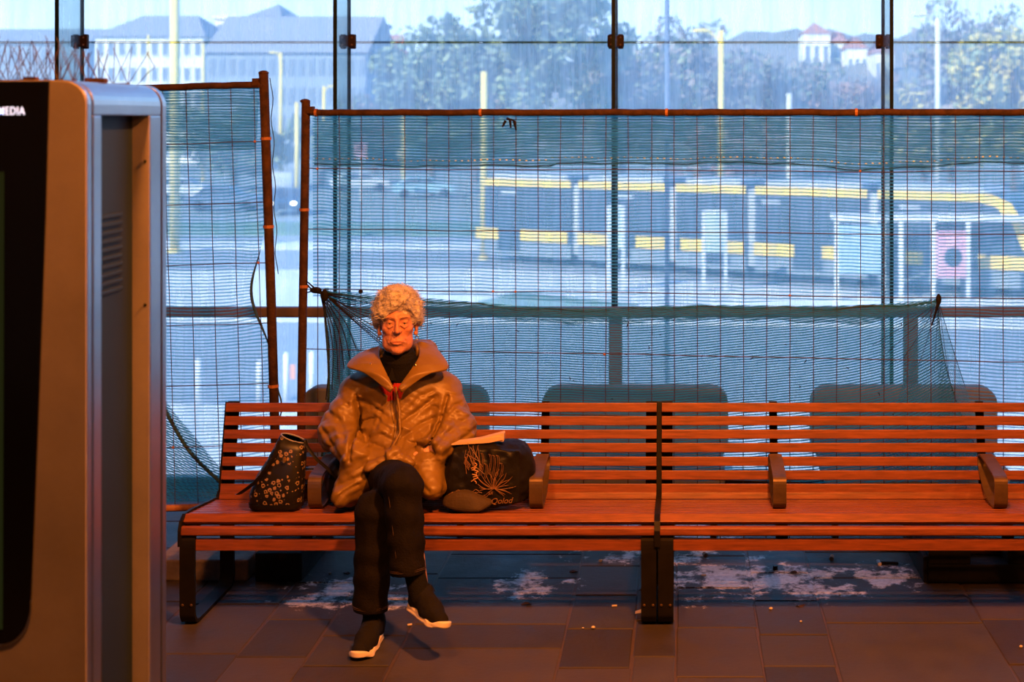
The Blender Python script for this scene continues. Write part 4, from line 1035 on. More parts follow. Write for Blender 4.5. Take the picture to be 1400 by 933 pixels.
# black turtleneck over a red sweater
pm('turtleneck', surface(lambda p: smax(smin(cone(p, (-1.21, 6.03, .93), (-1.204, 5.958, 1.050), .108, .070), ell(p, (-1.21, 6.035, .985), (.12, .105, .06)), .03), p[2]-1.090-.25*(p[1]-5.95), .008)-.0015*np.sin(p[2]*420)*(p[2] > 1.02), (-1.36, 5.84, .92), (-1.06, 6.18, 1.14), .005), M['knit'])
pm('sweater', surface(lambda p: ell(p, (-1.215, 6.03, .90), (.125, .125, .125))+.002*vnoise(p, (30, 30, 30)), (-1.36, 5.88, .77), (-1.07, 6.16, 1.04), .006), M['red'])
pmb(MB().prism([(wp(536, 503, 5.9).x, wp(536, 503, 5.9).z), (wp(530.5, 519, 5.9).x, wp(530.5, 520, 5.9).z), (wp(541, 519, 5.9).x, wp(541, 520, 5.9).z)], 1, 5.890, 5.90), 'pendant', M['knit'])
# parka
def W_(a, b, c): return tuple(wp(a, b, c))
colL = [W_(518, 484, 6.02), W_(490, 494, 5.97), W_(481, 503, 5.945)]; colR = [W_(570, 480, 6.03), W_(590, 484, 5.98), W_(611, 503, 5.945)]
CREASE = []
for (q, am, w) in (([(484, 553), (508, 559), (529, 573)], .010, .006), ([(489, 582), (514, 573), (536, 586)], .009, .006), ([(498, 601), (523, 591), (541, 600)], .008, .006), ([(551, 577), (572, 562), (592, 547)], .011, .006),
    ([(553, 596), (574, 582), (598, 573)], .010, .006), ([(560, 558), (571, 545), (588, 540)], .007, .005), ([(486, 610), (514, 604), (538, 613)], .010, .007), ([(551, 611), (575, 602), (597, 604)], .010, .007),
    ([(442, 568), (462, 578), (476, 596)], .011, .007), ([(438, 588), (457, 604), (474, 618)], .010, .007), ([(449, 546), (470, 557)], .008, .006), ([(455, 530), (475, 535)], .005, .005),
    ([(646, 573), (622, 583), (606, 600)], .011, .007), ([(648, 592), (628, 602), (612, 615)], .010, .007), ([(640, 552), (618, 560), (602, 574)], .009, .006), ([(636, 530), (615, 538)], .006, .005),
    ([(474, 652), (497, 642), (522, 632)], .009, .006), ([(468, 675), (484, 658), (500, 650)], .007, .005), ([(560, 637), (580, 645), (598, 655)], .009, .006), ([(480, 548), (487, 585), (489, 618)], .020, .008), ([(607, 548), (600, 580), (592, 604)], .020, .008),
    ([(533, 545), (520, 560), (516, 585)], .006, .005), ([(562, 612), (548, 625), (530, 628)], .008, .006)):
    CREASE.append(([(wp(a, b, 5.88).x, wp(a, b, 5.88).z) for a, b in q], am, w*(1.0 if am > .015 else 1.25)))
def fjack(p):
    x, y, z = p
    d = ell(p, (-1.212, 6.06, .865), (.195, .150, .175))
    d = smin(d, ell(p, (-1.212, 6.0, .715), (.172, .160, .125)), .06)
    d = smin(d, ell(p, (-1.205, 5.86, .640), (.165, .130, .068)), .05)
    for s in 'LR':
        a, b, c = SH[s]; i = -1 if s == 'L' else 1
        d = smin(d, cone(p, (-1.21+i*.07, 6.06, .965), a, .072, .074), .04)
        ar = path(p, [a, b], [.078, .084]); ar = smin(ar, cone(p, b, c, .082, .060), .02)
        u = np.array(c)-np.array(b); u /= np.linalg.norm(u); pl = (x-c[0])*u[0]+(y-c[1])*u[1]+(z-c[2])*u[2]
        ar = smax(ar, pl-(.012 if s == 'R' else .2), .008); hol = cone(p, np.array(c)-u*.01, np.array(c)+u*.07, .040, .048)
        tw = np.sin((z*1.2+y*.9+.25*np.abs(x+1.21))*62+vnoise(p, (9, 9, 9), 11)*3.0)
        ar = ar-.0026*tw*np.clip((1.0-z)*6, 0, 1)
        d = smin(d, ar, .014); d = smax(d, -hol, .004) if s == 'R' else d
    lf = path(p, [(-1.30, 5.93, .63), (-1.345, 5.80, .585), (-1.395, 5.73, .515)], [.085, .075, .040]); lf = smin(lf, cone(p, (-1.36, 5.97, .56), (-1.385, 5.80, .52), .085, .06), .03)
    rt = path(p, [(-1.11, 5.92, .645), (-1.055, 5.80, .615), (-1.020, 5.715, .552)], [.080, .068, .036]); rt = smin(rt, cone(p, (-1.04, 5.95, .55), (-1.03, 5.80, .54), .085, .055), .03)
    d = smin(d, lf, .025); d = smin(d, rt, .025)
    d = smin(d, path(p, [W_(505, 640, 5.72), W_(535, 622, 5.735), W_(560, 634, 5.725)], [.020, .026, .020]), .02)   # rolled front edge over the lap
    # V opening
    d = smax(d, -path(p, [(-1.205, 5.94, 1.10), (-1.212, 5.90, 1.02), W_(538, 519, 5.88)], [.082, .052, .008]), .012)
    d = smax(d, -cone(p, (-1.207, 5.99, 1.12), (-1.207, 6.0, .98), .080, .075), .01)
    # folds: broad puffs, then sharper creases
    sx = np.where(x < -1.21, 1, -1); n1 = vnoise((x+.5*z*sx, y, z-.35*x*sx), (9, 7, 15), 21); n2 = vnoise((x+.8*z*sx, y, z-.5*x*sx), (13, 14, 36), 22); n3 = vnoise((x+z*.8, y, z-.5*x), (46, 40, 60), 23)
    m = np.clip((1.06-z)*5, 0, 1)
    d = d-m*np.where(z < .66, .6, 1)*(.0070*(1-2.2*np.abs(n1))+.0036*(2.6*np.sqrt(np.abs(n2))-1.4)+.0012*(1-2*np.abs(n3)))
    fr = np.clip((6.04-y)*12, 0, 1)
    for (pts, am, w) in CREASE:
        s_ = None
        for i in range(len(pts)-1):
            (ax_, az_), (bx_, bz_) = pts[i], pts[i+1]; dx, dz = bx_-ax_, bz_-az_
            t_ = np.clip(((x-ax_)*dx+(z-az_)*dz)/(dx*dx+dz*dz), 0, 1); q_ = np.sqrt((x-ax_-t_*dx)**2+(z-az_-t_*dz)**2); s_ = q_ if s_ is None else np.minimum(s_, q_)
        d = d+fr*(am if am > .015 else am*.52)*(np.exp(-(s_/w)**2)-(.65 if am < .015 else .12)*np.exp(-((s_-2.2*w)/(1.3*w))**2))
    # collar and hood
    #c1 = path(p, colL+[W_(512, 508, 5.91), W_(535, 532, 5.875)], [.030, .026, .017, .014, .010]); c1 = smin(c1, cone(p, colL[0], W_(500, 500, 5.945), .028, .016), .025)
    #c2 = path(p, colR+[W_(580, 510, 5.905), W_(547, 530, 5.875)], [.036, .034, .018, .015, .010]); c2 = smin(c2, cone(p, colR[0], W_(585, 500, 5.945), .036, .017), .025)
    bk = path(p, [colL[0], (-1.30, 6.09, 1.045), (-1.21, 6.14, 1.055), (-1.11, 6.09, 1.06), colR[0]], [.030, .040, .045, .045, .036])
    cl = bk-.004*(1-2*np.abs(vnoise((x+z, y, z-x), (26, 26, 40), 31)))
    cl = smax(cl, -cone(p, (-1.207, 5.965, 1.14), (-1.207, 5.985, .98), .072, .066), .008)
    d = smin(d, cl, .004)
    # placket
    pk = path(p, [W_(541, 530, 5.885), W_(546, 560, 5.865), W_(547, 592, 5.83), W_(536, 612, 5.78)], [.006, .007, .007, .006]); d = smin(d, pk, .014)
    for g in ([W_(548, 530, 5.87), W_(554, 560, 5.85), W_(555, 592, 5.82)], [W_(476, 541, 5.94), W_(500, 530, 5.91), W_(524, 537, 5.885)], [W_(605, 538, 5.93), W_(585, 527, 5.905), W_(560, 534, 5.88)],
              [W_(487, 588, 5.86), W_(515, 596, 5.83), W_(540, 590, 5.82)], [W_(552, 600, 5.82), W_(575, 595, 5.83), W_(600, 600, 5.88)]):
        d = smax(d, -(path(p, g, [.001]*len(g))-.0050), .009)
    return d
JV = surface(fjack, (-1.60, 5.60, .44), (-.84, 6.24, 1.14), .0052)
jk = pm('jacket', JV, M['jacket'], it=1)
jv = JV[0]
def lapel(A, B, C, D):
    # broad turned-back lapel between inner edge A and outer edge B
    a, b = spline(A, 5), spline(B, 5); n = len(a); v = []; f = []; m = 8
    for i in range(n):
        for j in range(m+1):
            t = j/m; q = a[i].lerp(b[i], t); w = math.sin(math.pi*t); u = i/(n-1)
            q = q+Vector((0, -.020*w*(1-u*.6)-.005*math.sin(u*17+j*.5)*w, .006*w+.004*math.sin(u*23+t*5)*w)); v.append(q)
    for i in range(n-1):
        for j in range(m): k = i*(m+1)+j; f.append((k, k+1, k+m+2, k+m+1))
    o = pmb(MB().add(v, f), 'lapel', M['jacket'], jk, smooth=True)
    s = o.modifiers.new('thick', 'SOLIDIFY'); s.thickness = .016; s.offset = 0; s = o.modifiers.new('soft', 'SUBSURF'); s.levels = 1; s.render_levels = 2
PP = lambda *q: [wp(*c) for c in q]
lapel(PP((520, 475, 6.02), (519, 488, 5.945), (527, 508, 5.885), (538, 533, 5.845)), PP((492, 484, 6.03), (474, 502, 5.945), (500, 511, 5.880), (535, 537, 5.845)), 0, 0)
lapel(PP((570, 468, 6.04), (573, 486, 5.955), (561, 508, 5.890), (545, 533, 5.845)), PP((590, 470, 6.05), (614, 503, 5.950), (584, 513, 5.880), (548, 537, 5.845)), 0, 0)
def on_jack(px, py, Y=5.9, off=-.003):
    q = wp(px, py, Y); d = (jv[:, 0]-q.x)**2+(jv[:, 2]-q.z)**2; m = d < .0002
    return Vector((q.x, (jv[m][:, 1].min() if m.any() else Y)+off, q.z))
for (a, b, c_) in ((498, 494, 5.925), (507, 499, 5.895), (568, 500, 5.895)): pmb(MB().ball(wp(a, b, c_), (.0062, .004, .0062), 10, 6), 'snap_button', mat('brass_snap', (.85, .62, .28), .25, metal=1), jk, smooth=True)
zp = MB(); zp.tube([on_jack(538+k*.9 if k < 9 else 546-(k-9)*.5, 533+k*5.5, 5.87, -.002) for k in range(13)], .0022, 5, flat=.6); pmb(zp, 'zip', mat('dark_zip', (.05, .03, .02), .5), jk)
# trousers
def ftrou(p, part=None):
    x, y, z = p
    d = ell(p, (-1.205, 6.0, .535), (.165, .125, .095))
    def leg(s, rs_, hem):
        h, k = HIP[s], KNEE[s]; g = path(p, [h, k], rs_[:2]); g = smin(g, cone(p, k, hem, rs_[1]-.002, rs_[2]), .01)
        u = np.array(hem)-np.array(k); u /= np.linalg.norm(u); pl = (x-hem[0])*u[0]+(y-hem[1])*u[1]+(z-hem[2])*u[2]
        g = g-.003*np.sin((z+.5*y)*55+vnoise(p, (10, 10, 10), 5)*2.5)-.0025*(1-2*np.abs(vnoise(p, (24, 24, 16), 9)))
        g = smax(g, pl, .004); hol = cone(p, np.array(hem)-u*.05, np.array(hem)+u*.04, rs_[2]-.008); return smax(g, -hol, .002)
    dl = leg('L', (.088, .074, .067), HEM['L']); dr = leg('R', (.090, .078, .066), HEM['R'])
    d = smin(d, smin(dl, dr, .004), .03); return d
HEM = {'R': (-1.058, 5.405, .303), 'L': (-1.228, 5.505, .128)}
tr_ = pm('trousers', surface(ftrou, (-1.42, 5.30, .10), (-.94, 6.16, .78), .0058), M['denim'])
for s, rr in (('L', .0675), ('R', .0670)):
    k = Vector(KNEE[s]); h = Vector(HEM[s]); u = (h-k).normalized(); a_ = u.cross(Vector((0, 1, 0))).normalized(); b_ = u.cross(a_)
    for off in (.018, .024): pmb(MB().tube([h-u*off+(a_*math.cos(t)+b_*math.sin(t))*(rr+.0025) for t in np.linspace(0, 2*math.pi, 40)], .0011, 4, cap=False), 'hem_stitching', M['stitch'], tr_)
sm_ = MB(); k = Vector(KNEE['R']); h = Vector(HEM['R']); sm_.tube([k.lerp(h, t)+Vector((-.045+.02*t, -.060, 0)) for t in np.linspace(.05, .95, 14)], .0012, 4); pmb(sm_, 'side_seam', M['stitch'], tr_)
# socks
for s, a, b in (('R', (-1.045, 5.412, .36), (-1.012, 5.405, .215)), ('L', (-1.225, 5.512, .17), (-1.214, 5.512, .07))):
    pm('sock', surface(lambda p: cone(p, a, b, .041, .040), (min(a[0], b[0])-.06, 5.34, b[2]-.06), (max(a[0], b[0])+.06, 5.58, a[2]+.05), .005), M['knit'])
# trainers
def sole_h(y): return .024+.016*np.exp(-((y+.262)/.022)**2)+.012*np.exp(-((y+.01)/.04)**2)+.003*np.sin(y*70)
def foot2d(x, y):
    q = (x, y, 0*x); d = cone(q, (0, -.035, 0), (.0, -.13, 0), .034, .036); d = smin(d, cone(q, (0, -.13, 0), (-.003, -.215, 0), .036, .043), .02)
    return smin(d, cone(q, (-.003, -.215, 0), (-.006, -.232, 0), .041, .034), .02)
def fup(p):
    x, y, z = p
    d = cone(p, (0, -.040, .045), (0, -.045, .095), .037, .036); d = smin(d, cone(p, (0, -.055, .075), (-.002, -.150, .048), .040, .040), .03)
    d = smin(d, cone(p, (-.002, -.14, .040), (-.005, -.222, .032), .042, .031), .02)
    d = smax(d, -cone(p, (0, -.045, .10), (0, -.048, .16), .030, .034), .006); d = smax(d, -(z-.014), .004)
    return d-.002*(1-2*np.abs(vnoise(p, (40, 40, 40), 2)))
def fsole(p):
    x, y, z = p; d = foot2d(x, y)-.004*np.clip((.03-z)/.03, 0, 1)+.0025*np.exp(-((z-.016)/.004)**2); return smax(smax(d, z-sole_h(y), .004), -(z-.004-.012*np.clip((-.20-y)/.05, 0, 1)**2), .004)
UP = surface(fup, (-.07, -.28, 0), (.07, .01, .15), .0036); SO = surface(fsole, (-.07, -.29, -.006), (.07, .02, .055), .0034)
def shoe(Mx):
    T = np.array(Mx)
    def tf(VQ): return (VQ[0] @ T[:3, :3].T+T[:3, 3]-np.array(PB), VQ[1])
    u = nmesh('shoe', tf(UP), M['shoe'], pers, 1); nmesh('sole', tf(SO), M['sole'], u, 1, label='pale foam sole')
    lc = MB()
    for k in range(5):
        y = -.085-k*.017; z = .098-k*.0085
        lc.tube([Mx @ Vector((-.020, y, z-.006)), Mx @ Vector((0, y-.004, z+.006)), Mx @ Vector((.020, y-.009, z-.007))], .0018, 4)
    for q in ((-.02, .02), (.022, .02)): lc.tube([Mx @ Vector((0, -.085, .105)), Mx @ Vector((q[0], -.08, .118)), Mx @ Vector((q[0]*1.4, -.095, .100))], .0016, 4)
    lc.v = [tuple(Vector(v)-PB) for v in lc.v]; lc.build('laces', M['knit'], u)
    tg = MB().box((-.009, -.072, .108), (.009, -.066, .113), Mx); tg.v = [tuple(Vector(v)-PB) for v in tg.v]; tg.build('tongue_tab', mat('orange_tab', (.8, .25, .1), .6), u)
shoe(Matrix.Translation((-1.214, 5.568, .0)) @ Matrix.Rotation(R(-3), 4, 'Z'))
shoe(Matrix.Translation((-1.058, 5.452, .152)) @ Matrix.Rotation(R(40), 4, 'Z') @ Matrix.Rotation(R(4), 4, 'X') @ Matrix.Rotation(R(12), 4, 'Y'))
# ================================================================ the square outside, 3.4 m below the hall floor
SZ = -3.42
def sp(px, Y, z=0): return Vector(((px-930)*Y/1900, Y, SZ+z))
M['asph'] = mat('asphalt', (.30, .32, .34), .85, var=.15, vscale=.4)
M['pave'] = mat('pale_paving', (.72, .72, .70), .85, var=.12, vscale=.5)
M['grass'] = mat('grass', (.13, .22, .12), .9, var=.3, vscale=1)
M['far'] = mat('distant_ground', (.22, .25, .22), .9, var=.2, vscale=.05)
tag(MB().box((-400, GY+.35, SZ-.5), (400, 520, SZ-.02)).build('far_ground', M['far']), kind='structure')
tag(MB().box((-90, GY+.35, SZ-.02), (90, 75, SZ)).build('street', M['asph']), kind='structure')
def strip(name, poly, z, m, **k): return tag(MB().prism([(a, b) for a, b in poly], 2, SZ, SZ+z).build(name, m), kind='structure')
strip('pavement', [(-40, 26.5), (40, 26.5), (40, 21), (-40, 21)], .03, M['pave'])
strip('pavement', [(-45, 38.5), (-2, 37), (45, 33), (45, 41.5), (8.6, 41.8), (-7, 50), (-45, 47.5)], .05, M['pave'])
strip('pavement', [(-60, 63), (0, 60), (0, 57.5), (-60, 58)], .05, M['pave'])
strip('grass_verge', [(-30, 72), (-6, 72), (-6, 64), (-30, 65)], .08, M['grass'])
strip('grass_verge', [(-6, 40.5), (-2.2, 38.2), (-1.2, 40), (-5.0, 43)], .10, M['grass'])
# ---- tram
A_ = Vector((-7.24, 52.9, SZ)); D_ = Vector((.848, -.533, 0)).normalized()
tram = empty('tram', A_, (0, 0, math.atan2(D_.y, D_.x)), label='long yellow-striped tram standing across the square', cat='tram')
def tt(px):
    r = (px-930)/1900; return (A_.y*r-A_.x)/(D_.x-D_.y*r)
M['tglass'] = mat('tinted_tram_glass', (.05, .075, .11), .25, var=.2, vscale=.6); M['tyel'] = mat('tram_yellow', (.90, .60, .06), .45); M['twhite'] = mat('tram_light_grey', (.45, .48, .52), .5); M['tskirt'] = mat('tram_skirt_grey', (.22, .26, .30), .6)
secs = [658, 786, 918, 1026, 1193, 1400]
for i in range(5):
    a, b = tt(secs[i])+.18, tt(secs[i+1])-.18
    if i == 4:
        # driver's end: the roofline curves down to the windscreen
        b = tt(1404); pr = [(a, .35), (b+.25, .35), (b+.35, 1.0), (b+.25, 1.6), (b-.15, 2.4), (b-.55, 2.92), (b-1.1, 3.12), (a, 3.15)]
        s = MB().prism(pr, 1, 0, 2.4).build('tram_section', M['tglass'], tram)
        yb = [(a, 2.90), (b-1.5, 2.90), (b-.95, 2.75), (b-.45, 2.25), (b-.10, 1.45), (b+.12, 1.45), (b-.12, 2.35), (b-.50, 2.90), (b-1.1, 3.14), (a, 3.17)]
        MB().prism(yb, 1, -.02, 0).build('yellow_band', M['tyel'], s)
        MB().prism([(a, 3.16), (b-1.2, 3.16), (b-1.6, 3.34), (a, 3.34)], 1, .2, 2.2).build('roof', M['twhite'], s)
    else:
        s = MB().box((a, 0, .35), (b, 2.4, 3.15)).build('tram_section', M['tglass'], tram)
        MB().box((a, -.02, 2.90), (b, 0, 3.17)).build('yellow_band', M['tyel'], s)
        MB().box((a+.3, .2, 3.16), (b-.3, 2.2, 3.36)).build('roof', M['twhite'], s)
        MB().box((b, .15, .45), (b+.36, 2.25, 3.05)).build('gangway', M['twhite'], s)
    MB().box((a, -.015, .30), (b-.2 if i == 4 else b, -.0, .80)).build('skirt', M['tskirt'], s)
for (a, b) in ((651, 682), (712, 776), (790, 834), (870, 909), (931, 961), (995, 1017), (1031, 1086), (1124, 1142), (1198, 1210), (1238, 1262), (1338, 1402)):
    MB().box((tt(a), -.03, .86), (tt(b), 0, 1.28)).build('yellow_panel', M['tyel'], tram)
for a in (696, 845, 980, 1105, 1225): MB().box((tt(a)-.55, -.02, .45), (tt(a)+.55, -.0, 2.75)).build('door', M['tglass'], tram)
for a in (700, 860, 1060, 1250): MB().box((tt(a)-.5, -.03, 2.60), (tt(a)+.2, 0, 2.72)).build('lamp', M['twhite'], tram)
for a in (710, 850, 960, 1100, 1300):
    MB().tube([(tt(a), .3, .30), (tt(a), 2.1, .30)], .30, 14).build('wheel', M['black'], tram)
    MB().tube([(tt(a)+1.6, .3, .30), (tt(a)+1.6, 2.1, .30)], .30, 14).build('wheel', M['black'], tram)
# ---- stop shelter and boards
M['white'] = mat('white_paint', (.75, .76, .78), .5); M['poster_b'] = mat('blue_poster', (.30, .48, .66), .6, col2=(.45, .60, .72), vscale=2); M['poster_p'] = mat('pink_poster', (.66, .30, .42), .6, col2=(.75, .45, .50), vscale=2)
M['info'] = mat('timetable_sheet', (.40, .55, .68), .6, col2=(.60, .62, .35), vscale=3)
sh = empty('tram_shelter', sp(1270, 41.3), label='tram stop shelter with a blue and a pink poster in front of the tram', cat='shelter')
def lx(px): return (px-1270)*41.3/1900
def lz(py): return EYE-(py-160)*41.3/1900-SZ
MB().box((lx(1142), 0, lz(303)), (lx(1470), 1.5, lz(296))).build('roof', M['white'], sh)
for a in (1144, 1208, 1232, 1276, 1324, 1466): MB().box((lx(a)-.06, 0, 0), (lx(a)+.06, .1, lz(302))).build('post', M['white'], sh)
MB().box((lx(1146), -.03, lz(374)), (lx(1206), .06, lz(308))).build('poster', M['poster_b'], sh)
p_ = MB().box((lx(1279), -.03, lz(380)), (lx(1321), .06, lz(316))).build('poster', M['poster_p'], sh)
MB().ball((lx(1303), -.03, lz(352)), (.28, .02, .3), 10, 6).build('printed_shape', M['tglass'], p_)
for a, b, c, d_, lab, m_ in ((962, 992, 291, 345, 'white-framed timetable board before the middle of the tram', 'info'), (832, 852, 284, 340, 'yellow-green notice board before the left half of the tram', 'info')):
    Y = 43.5; o = empty('notice_board', sp((a+b)/2, Y), label=lab, cat='notice board'); hx = (b-a)/2*Y/1900; z0 = EYE-(d_-160)*Y/1900-SZ; z1 = EYE-(c-160)*Y/1900-SZ
    MB().box((-hx, 0, z0), (hx, .08, z1)).build('sheet', M[m_], o)
    for s_ in (-1, 1): MB().box((s_*hx-.05, -.02, 0), (s_*hx+.05, .1, z1+.05)).build('post', M['white'], o)
    MB().box((-hx, -.02, z1), (hx, .1, z1+.08)).build('top_bar', M['white'], o)
# ---- poles and lamps
M['py'] = mat('yellow_painted_pole', (.80, .62, .12), .5); M['pg'] = mat('blue_grey_pole', (.10, .16, .26), .5); M['pw'] = mat('pale_pole', (.62, .60, .50), .5)
def pole(px, pyt, Y, r, m, label, name='yellow_pole', arm=None, cat='pole', r2=None):
    z1 = EYE-(pyt-160)*Y/1900-SZ
    o = empty(name, sp(px, Y), label=label, cat=cat)
    MB().tube([(0, 0, 0), (0, 0, z1)], [r, r2 or r*.9], 12).build('shaft', m, o, smooth=True); MB().tube([(0, 0, 0), (0, 0, .12)], r*1.6, 12).build('base', m, o)
    if arm:
        ax, ay = (arm[0]-px)*Y/1900, EYE-(arm[1]-160)*Y/1900-SZ
        MB().tube([(0, 0, z1-.5), (ax*.5, 0, ay-.05), (ax, 0, ay)], r*.4, 6).build('arm', m, o); MB().ball((ax-.15*(1 if ax > 0 else -1), 0, ay), (.45, .15, .10), 8, 5).build('lamp_head', m, o)
    return o
pole(239, -60, 56.5, .20, M['py'], 'thick yellow pole rising through the whole left of the view')
pole(662, 98, 53.6, .14, M['py'], 'pale yellow pole at the left end of the tram')
pole(986, 42, 62, .13, M['py'], 'yellow street lamp above the middle of the tram', 'street_lamp', (955, 42), 'street lamp')
pole(1282, 24, 62, .13, M['pw'], 'pale street lamp near the right photo edge', 'street_lamp', (1254, 20), 'street lamp')
pole(384, 72, 110, .14, M['py'], 'slim yellow street lamp before the long blue-grey building', 'street_lamp', (372, 72), 'street lamp')
pole(443, 118, 130, .15, M['py'], 'small yellow street lamp seen left of the second fence', 'street_lamp', (456, 118), 'street lamp')
pole(203, 48, 120, .12, M['py'], 'slim yellow pole left of the thick yellow pole')
pole(278, 60, 120, .14, M['py'], 'slim yellow pole right of the thick yellow pole')
pole(552, 150, 95, .16, M['py'], 'faint yellow pole above the car park right of the glass fin')
pole(406, 140, 88, .14, M['py'], 'faint yellow pole in the gap between the two fences')
pole(1079, 128, 60, .13, M['pw'], 'short pale pole left of the roofs on the hill')
pole(912, -40, 12, .022, M['pg'], 'slim dark blue pole close outside the glass', 'blue_pole')
# ---- bollards
for i, (px, pb, pt, lab) in enumerate(((272, 556, 490, 'white bollard seen through the left fence panel'), (355, 552, 492, 'white bollard just left of the leaning fence post'), (392, 548, 482, 'white bollard between the two fence posts'), (427, 545, 480, 'white bollard right of the second fence post'))):
    Y = 1900*(EYE-SZ)/(pb-160); z = (pb-pt)*Y/1900; o = empty('white_bollard', sp(px, Y), label=lab, cat='bollard', group='white bollards along the near road')
    MB().tube([(0, 0, 0), (0, 0, z-.05), (0, 0, z)], [.065, .065, .03], 12).build('shaft', M['white'], o, smooth=True)
    if i == 2: MB().box((.07, -.02, z*.45), (.17, .0, z*.75)).build('reflector', mat('orange_reflector', (.8, .3, .12), .4), o)
# ---- cars
def car(px, pb, col, label, w=1, lights=False, rz=0):
    Y = 1900*(EYE-SZ)/(pb-160); o = empty('car', sp(px, Y), (0, 0, rz), label=label, cat='car'); m = mat('car_paint', col, .3)
    body = [(-2.1, .35), (2.1, .35), (2.15, .75), (1.6, .92), (.95, 1.0), (.45, 1.42), (-1.1, 1.45), (-1.75, 1.0), (-2.12, .9)]
    MB().prism(body, 1, -.88, .88).build('body', m, o, bevel=.08)
    MB().prism([(.85, 1.0), (.42, 1.36), (-1.05, 1.39), (-1.6, 1.0)], 1, -.90, .90).build('side_window', M['tglass'], o)
    for x in (-1.3, 1.35):
        for y in (-.8, .8): MB().tube([(x, y-.1, .32), (x, y+.1, .32)], .32, 14).build('wheel', M['black'], o)
    if lights:
        for y in (-.62, .62): MB().ball((2.13, y, .70), (.05, .17, .10), 8, 5).build('headlight', mat('lit_headlight', (1, 1, 1), .3, emit=(1, .95, .85, 9)), o)
    return o
car(391, 292, (.03, .04, .06), 'dark car with lit headlights facing the hall between the fences', lights=True, rz=R(-80))
car(384, 262, (.45, .47, .5), 'silver car behind the dark car with lit headlights', rz=R(-75))
car(492, 262, (.70, .72, .75), 'white car right of the grey-green glass fin', rz=R(20))
car(580, 270, (.30, .5, .6), 'pale blue car beyond the grass verge', rz=R(10))
car(308, 288, (.12, .16, .24), 'dark blue car behind the left fence panel', rz=R(5))
car(250, 272, (.60, .62, .65), 'light grey car beyond the thick yellow pole', rz=R(5))
sg = empty('billboard', sp(493, 90), label='small pink billboard right of the grey-green glass fin', cat='billboard'); z1 = EYE-(195-160)*90/1900-SZ; z0 = EYE-(216-160)*90/1900-SZ
MB().box((-.42, 0, z0), (.42, .1, z1)).build('panel', M['poster_p'], sg); MB().tube([(0, .05, 0), (0, .05, z0)], .07).build('post', M['pw'], sg)
# ---- buildings
M['cream'] = mat('cream_render', (.72, .66, .55), .9); M['blueg'] = mat('grey_blue_shade_render', (.24, .29, .36), .9); M['winf'] = mat('dark_window', (.15, .19, .25), .4); M['roofg'] = mat('slate_roof', (.24, .25, .28), .9); M['roofr'] = mat('clay_tile_roof', (.42, .18, .12), .9); M['wht'] = mat('white_render', (.72, .72, .70), .9)  # grey-blue render: shade on the long building's front is put into its colour
def building(px0, px1, pyt, Y, depth, m, label, floors=4, cols=8, roof=None, rh=3, name='building', win=True, slope=0, mr='roofg'):
    x0, x1 = (px0-930)*Y/1900, (px1-930)*Y/1900; zt = EYE-(pyt-160)*Y/1900-SZ
    o = empty(name, ((x0+x1)/2, Y, SZ), (0, 0, slope), label=label, cat='building'); hw_ = (x1-x0)/2
    MB().box((-hw_, 0, 0), (hw_, depth, zt)).build('wall', m, o)
    if roof == 'gable': MB().prism([(-.4, zt), (depth/2, zt+rh), (depth+.4, zt)], 0, -hw_-.3, hw_+.3).build('roof', M[mr], o)
    elif roof == 'hip': 
        b = MB(); b.add([(-hw_-.4, -.4, zt), (hw_+.4, -.4, zt), (hw_+.4, depth+.4, zt), (-hw_-.4, depth+.4, zt), (-hw_+rh, depth/2, zt+rh), (hw_-rh, depth/2, zt+rh)], [(3, 2, 1, 0), (0, 1, 5, 4), (1, 2, 5), (2, 3, 4, 5), (3, 0, 4)]); b.build('roof', M[mr], o)
    else: MB().box((-hw_-.3, -.3, zt), (hw_+.3, depth+.3, zt+.5)).build('cornice', m, o)
    if win:
        fh = zt/floors
        for i in range(floors):
            for j in range(cols):
                cx_ = -hw_+(j+.5)*2*hw_/cols; w_ = min(.75, hw_/cols*.5); f_ = MB().box((cx_-w_-.12, -.10, i*fh+fh*.22), (cx_+w_+.12, 0, i*fh+fh*.82)).build('window', m, o)
                MB().box((cx_-w_, -.14, i*fh+fh*.27), (cx_+w_, -.09, i*fh+fh*.77)).build('pane', M['winf'], f_)
    return o
building(282, 500, 72, 150, 16, M['blueg'], 'long shade-tinted grey-blue building with a slate roof beyond the left fence', 4, 16, 'gable', 4.5)
building(342, 383, 22, 175, 12, M['cream'], 'cream gabled tower block above the long grey-blue building', 6, 3, 'hip', 2)
building(294, 328, 26, 186, 10, M['cream'], 'cream block left of the cream gabled tower', 6, 2)
building(402, 466, 34, 196, 14, M['wht'], 'white block rising behind the slate roof, left of the glass fin', 6, 5)
building(466, 500, 30, 170, 14, M['blueg'], 'tall grey-blue block directly right of the glass fin', 6, 2)
building(130, 278, 50, 165, 14, M['wht'], 'white apartment house behind the thick yellow pole', 5, 10, 'hip', 3)
building(-60, 118, 60, 220, 20, M['blueg'], 'blue-grey apartment rows at the left edge behind the bird spikes', 4, 8, 'gable', 3)
building(500, 556, 84, 190, 12, M['cream'], 'small cream house with a red roof left of the big tree', 3, 3, 'hip', 4, mr='roofr')
for i, (a, b, t, Y, mm_) in enumerate(((1098, 1135, 46, 330, 'wht'), (1158, 1186, 66, 320, 'wht'), (1196, 1222, 72, 300, 'cream'), (1138, 1160, 58, 340, 'cream'))):
    building(a, b, t, Y, 12, M[mm_], ('white villa high on the hill, leftmost of its row', 'white villa with a red roof low on the hill', 'cream villa at the right end of the hill row', 'cream villa between the white hill villas')[i], 2, 3, 'hip', 3, mr='roofr')
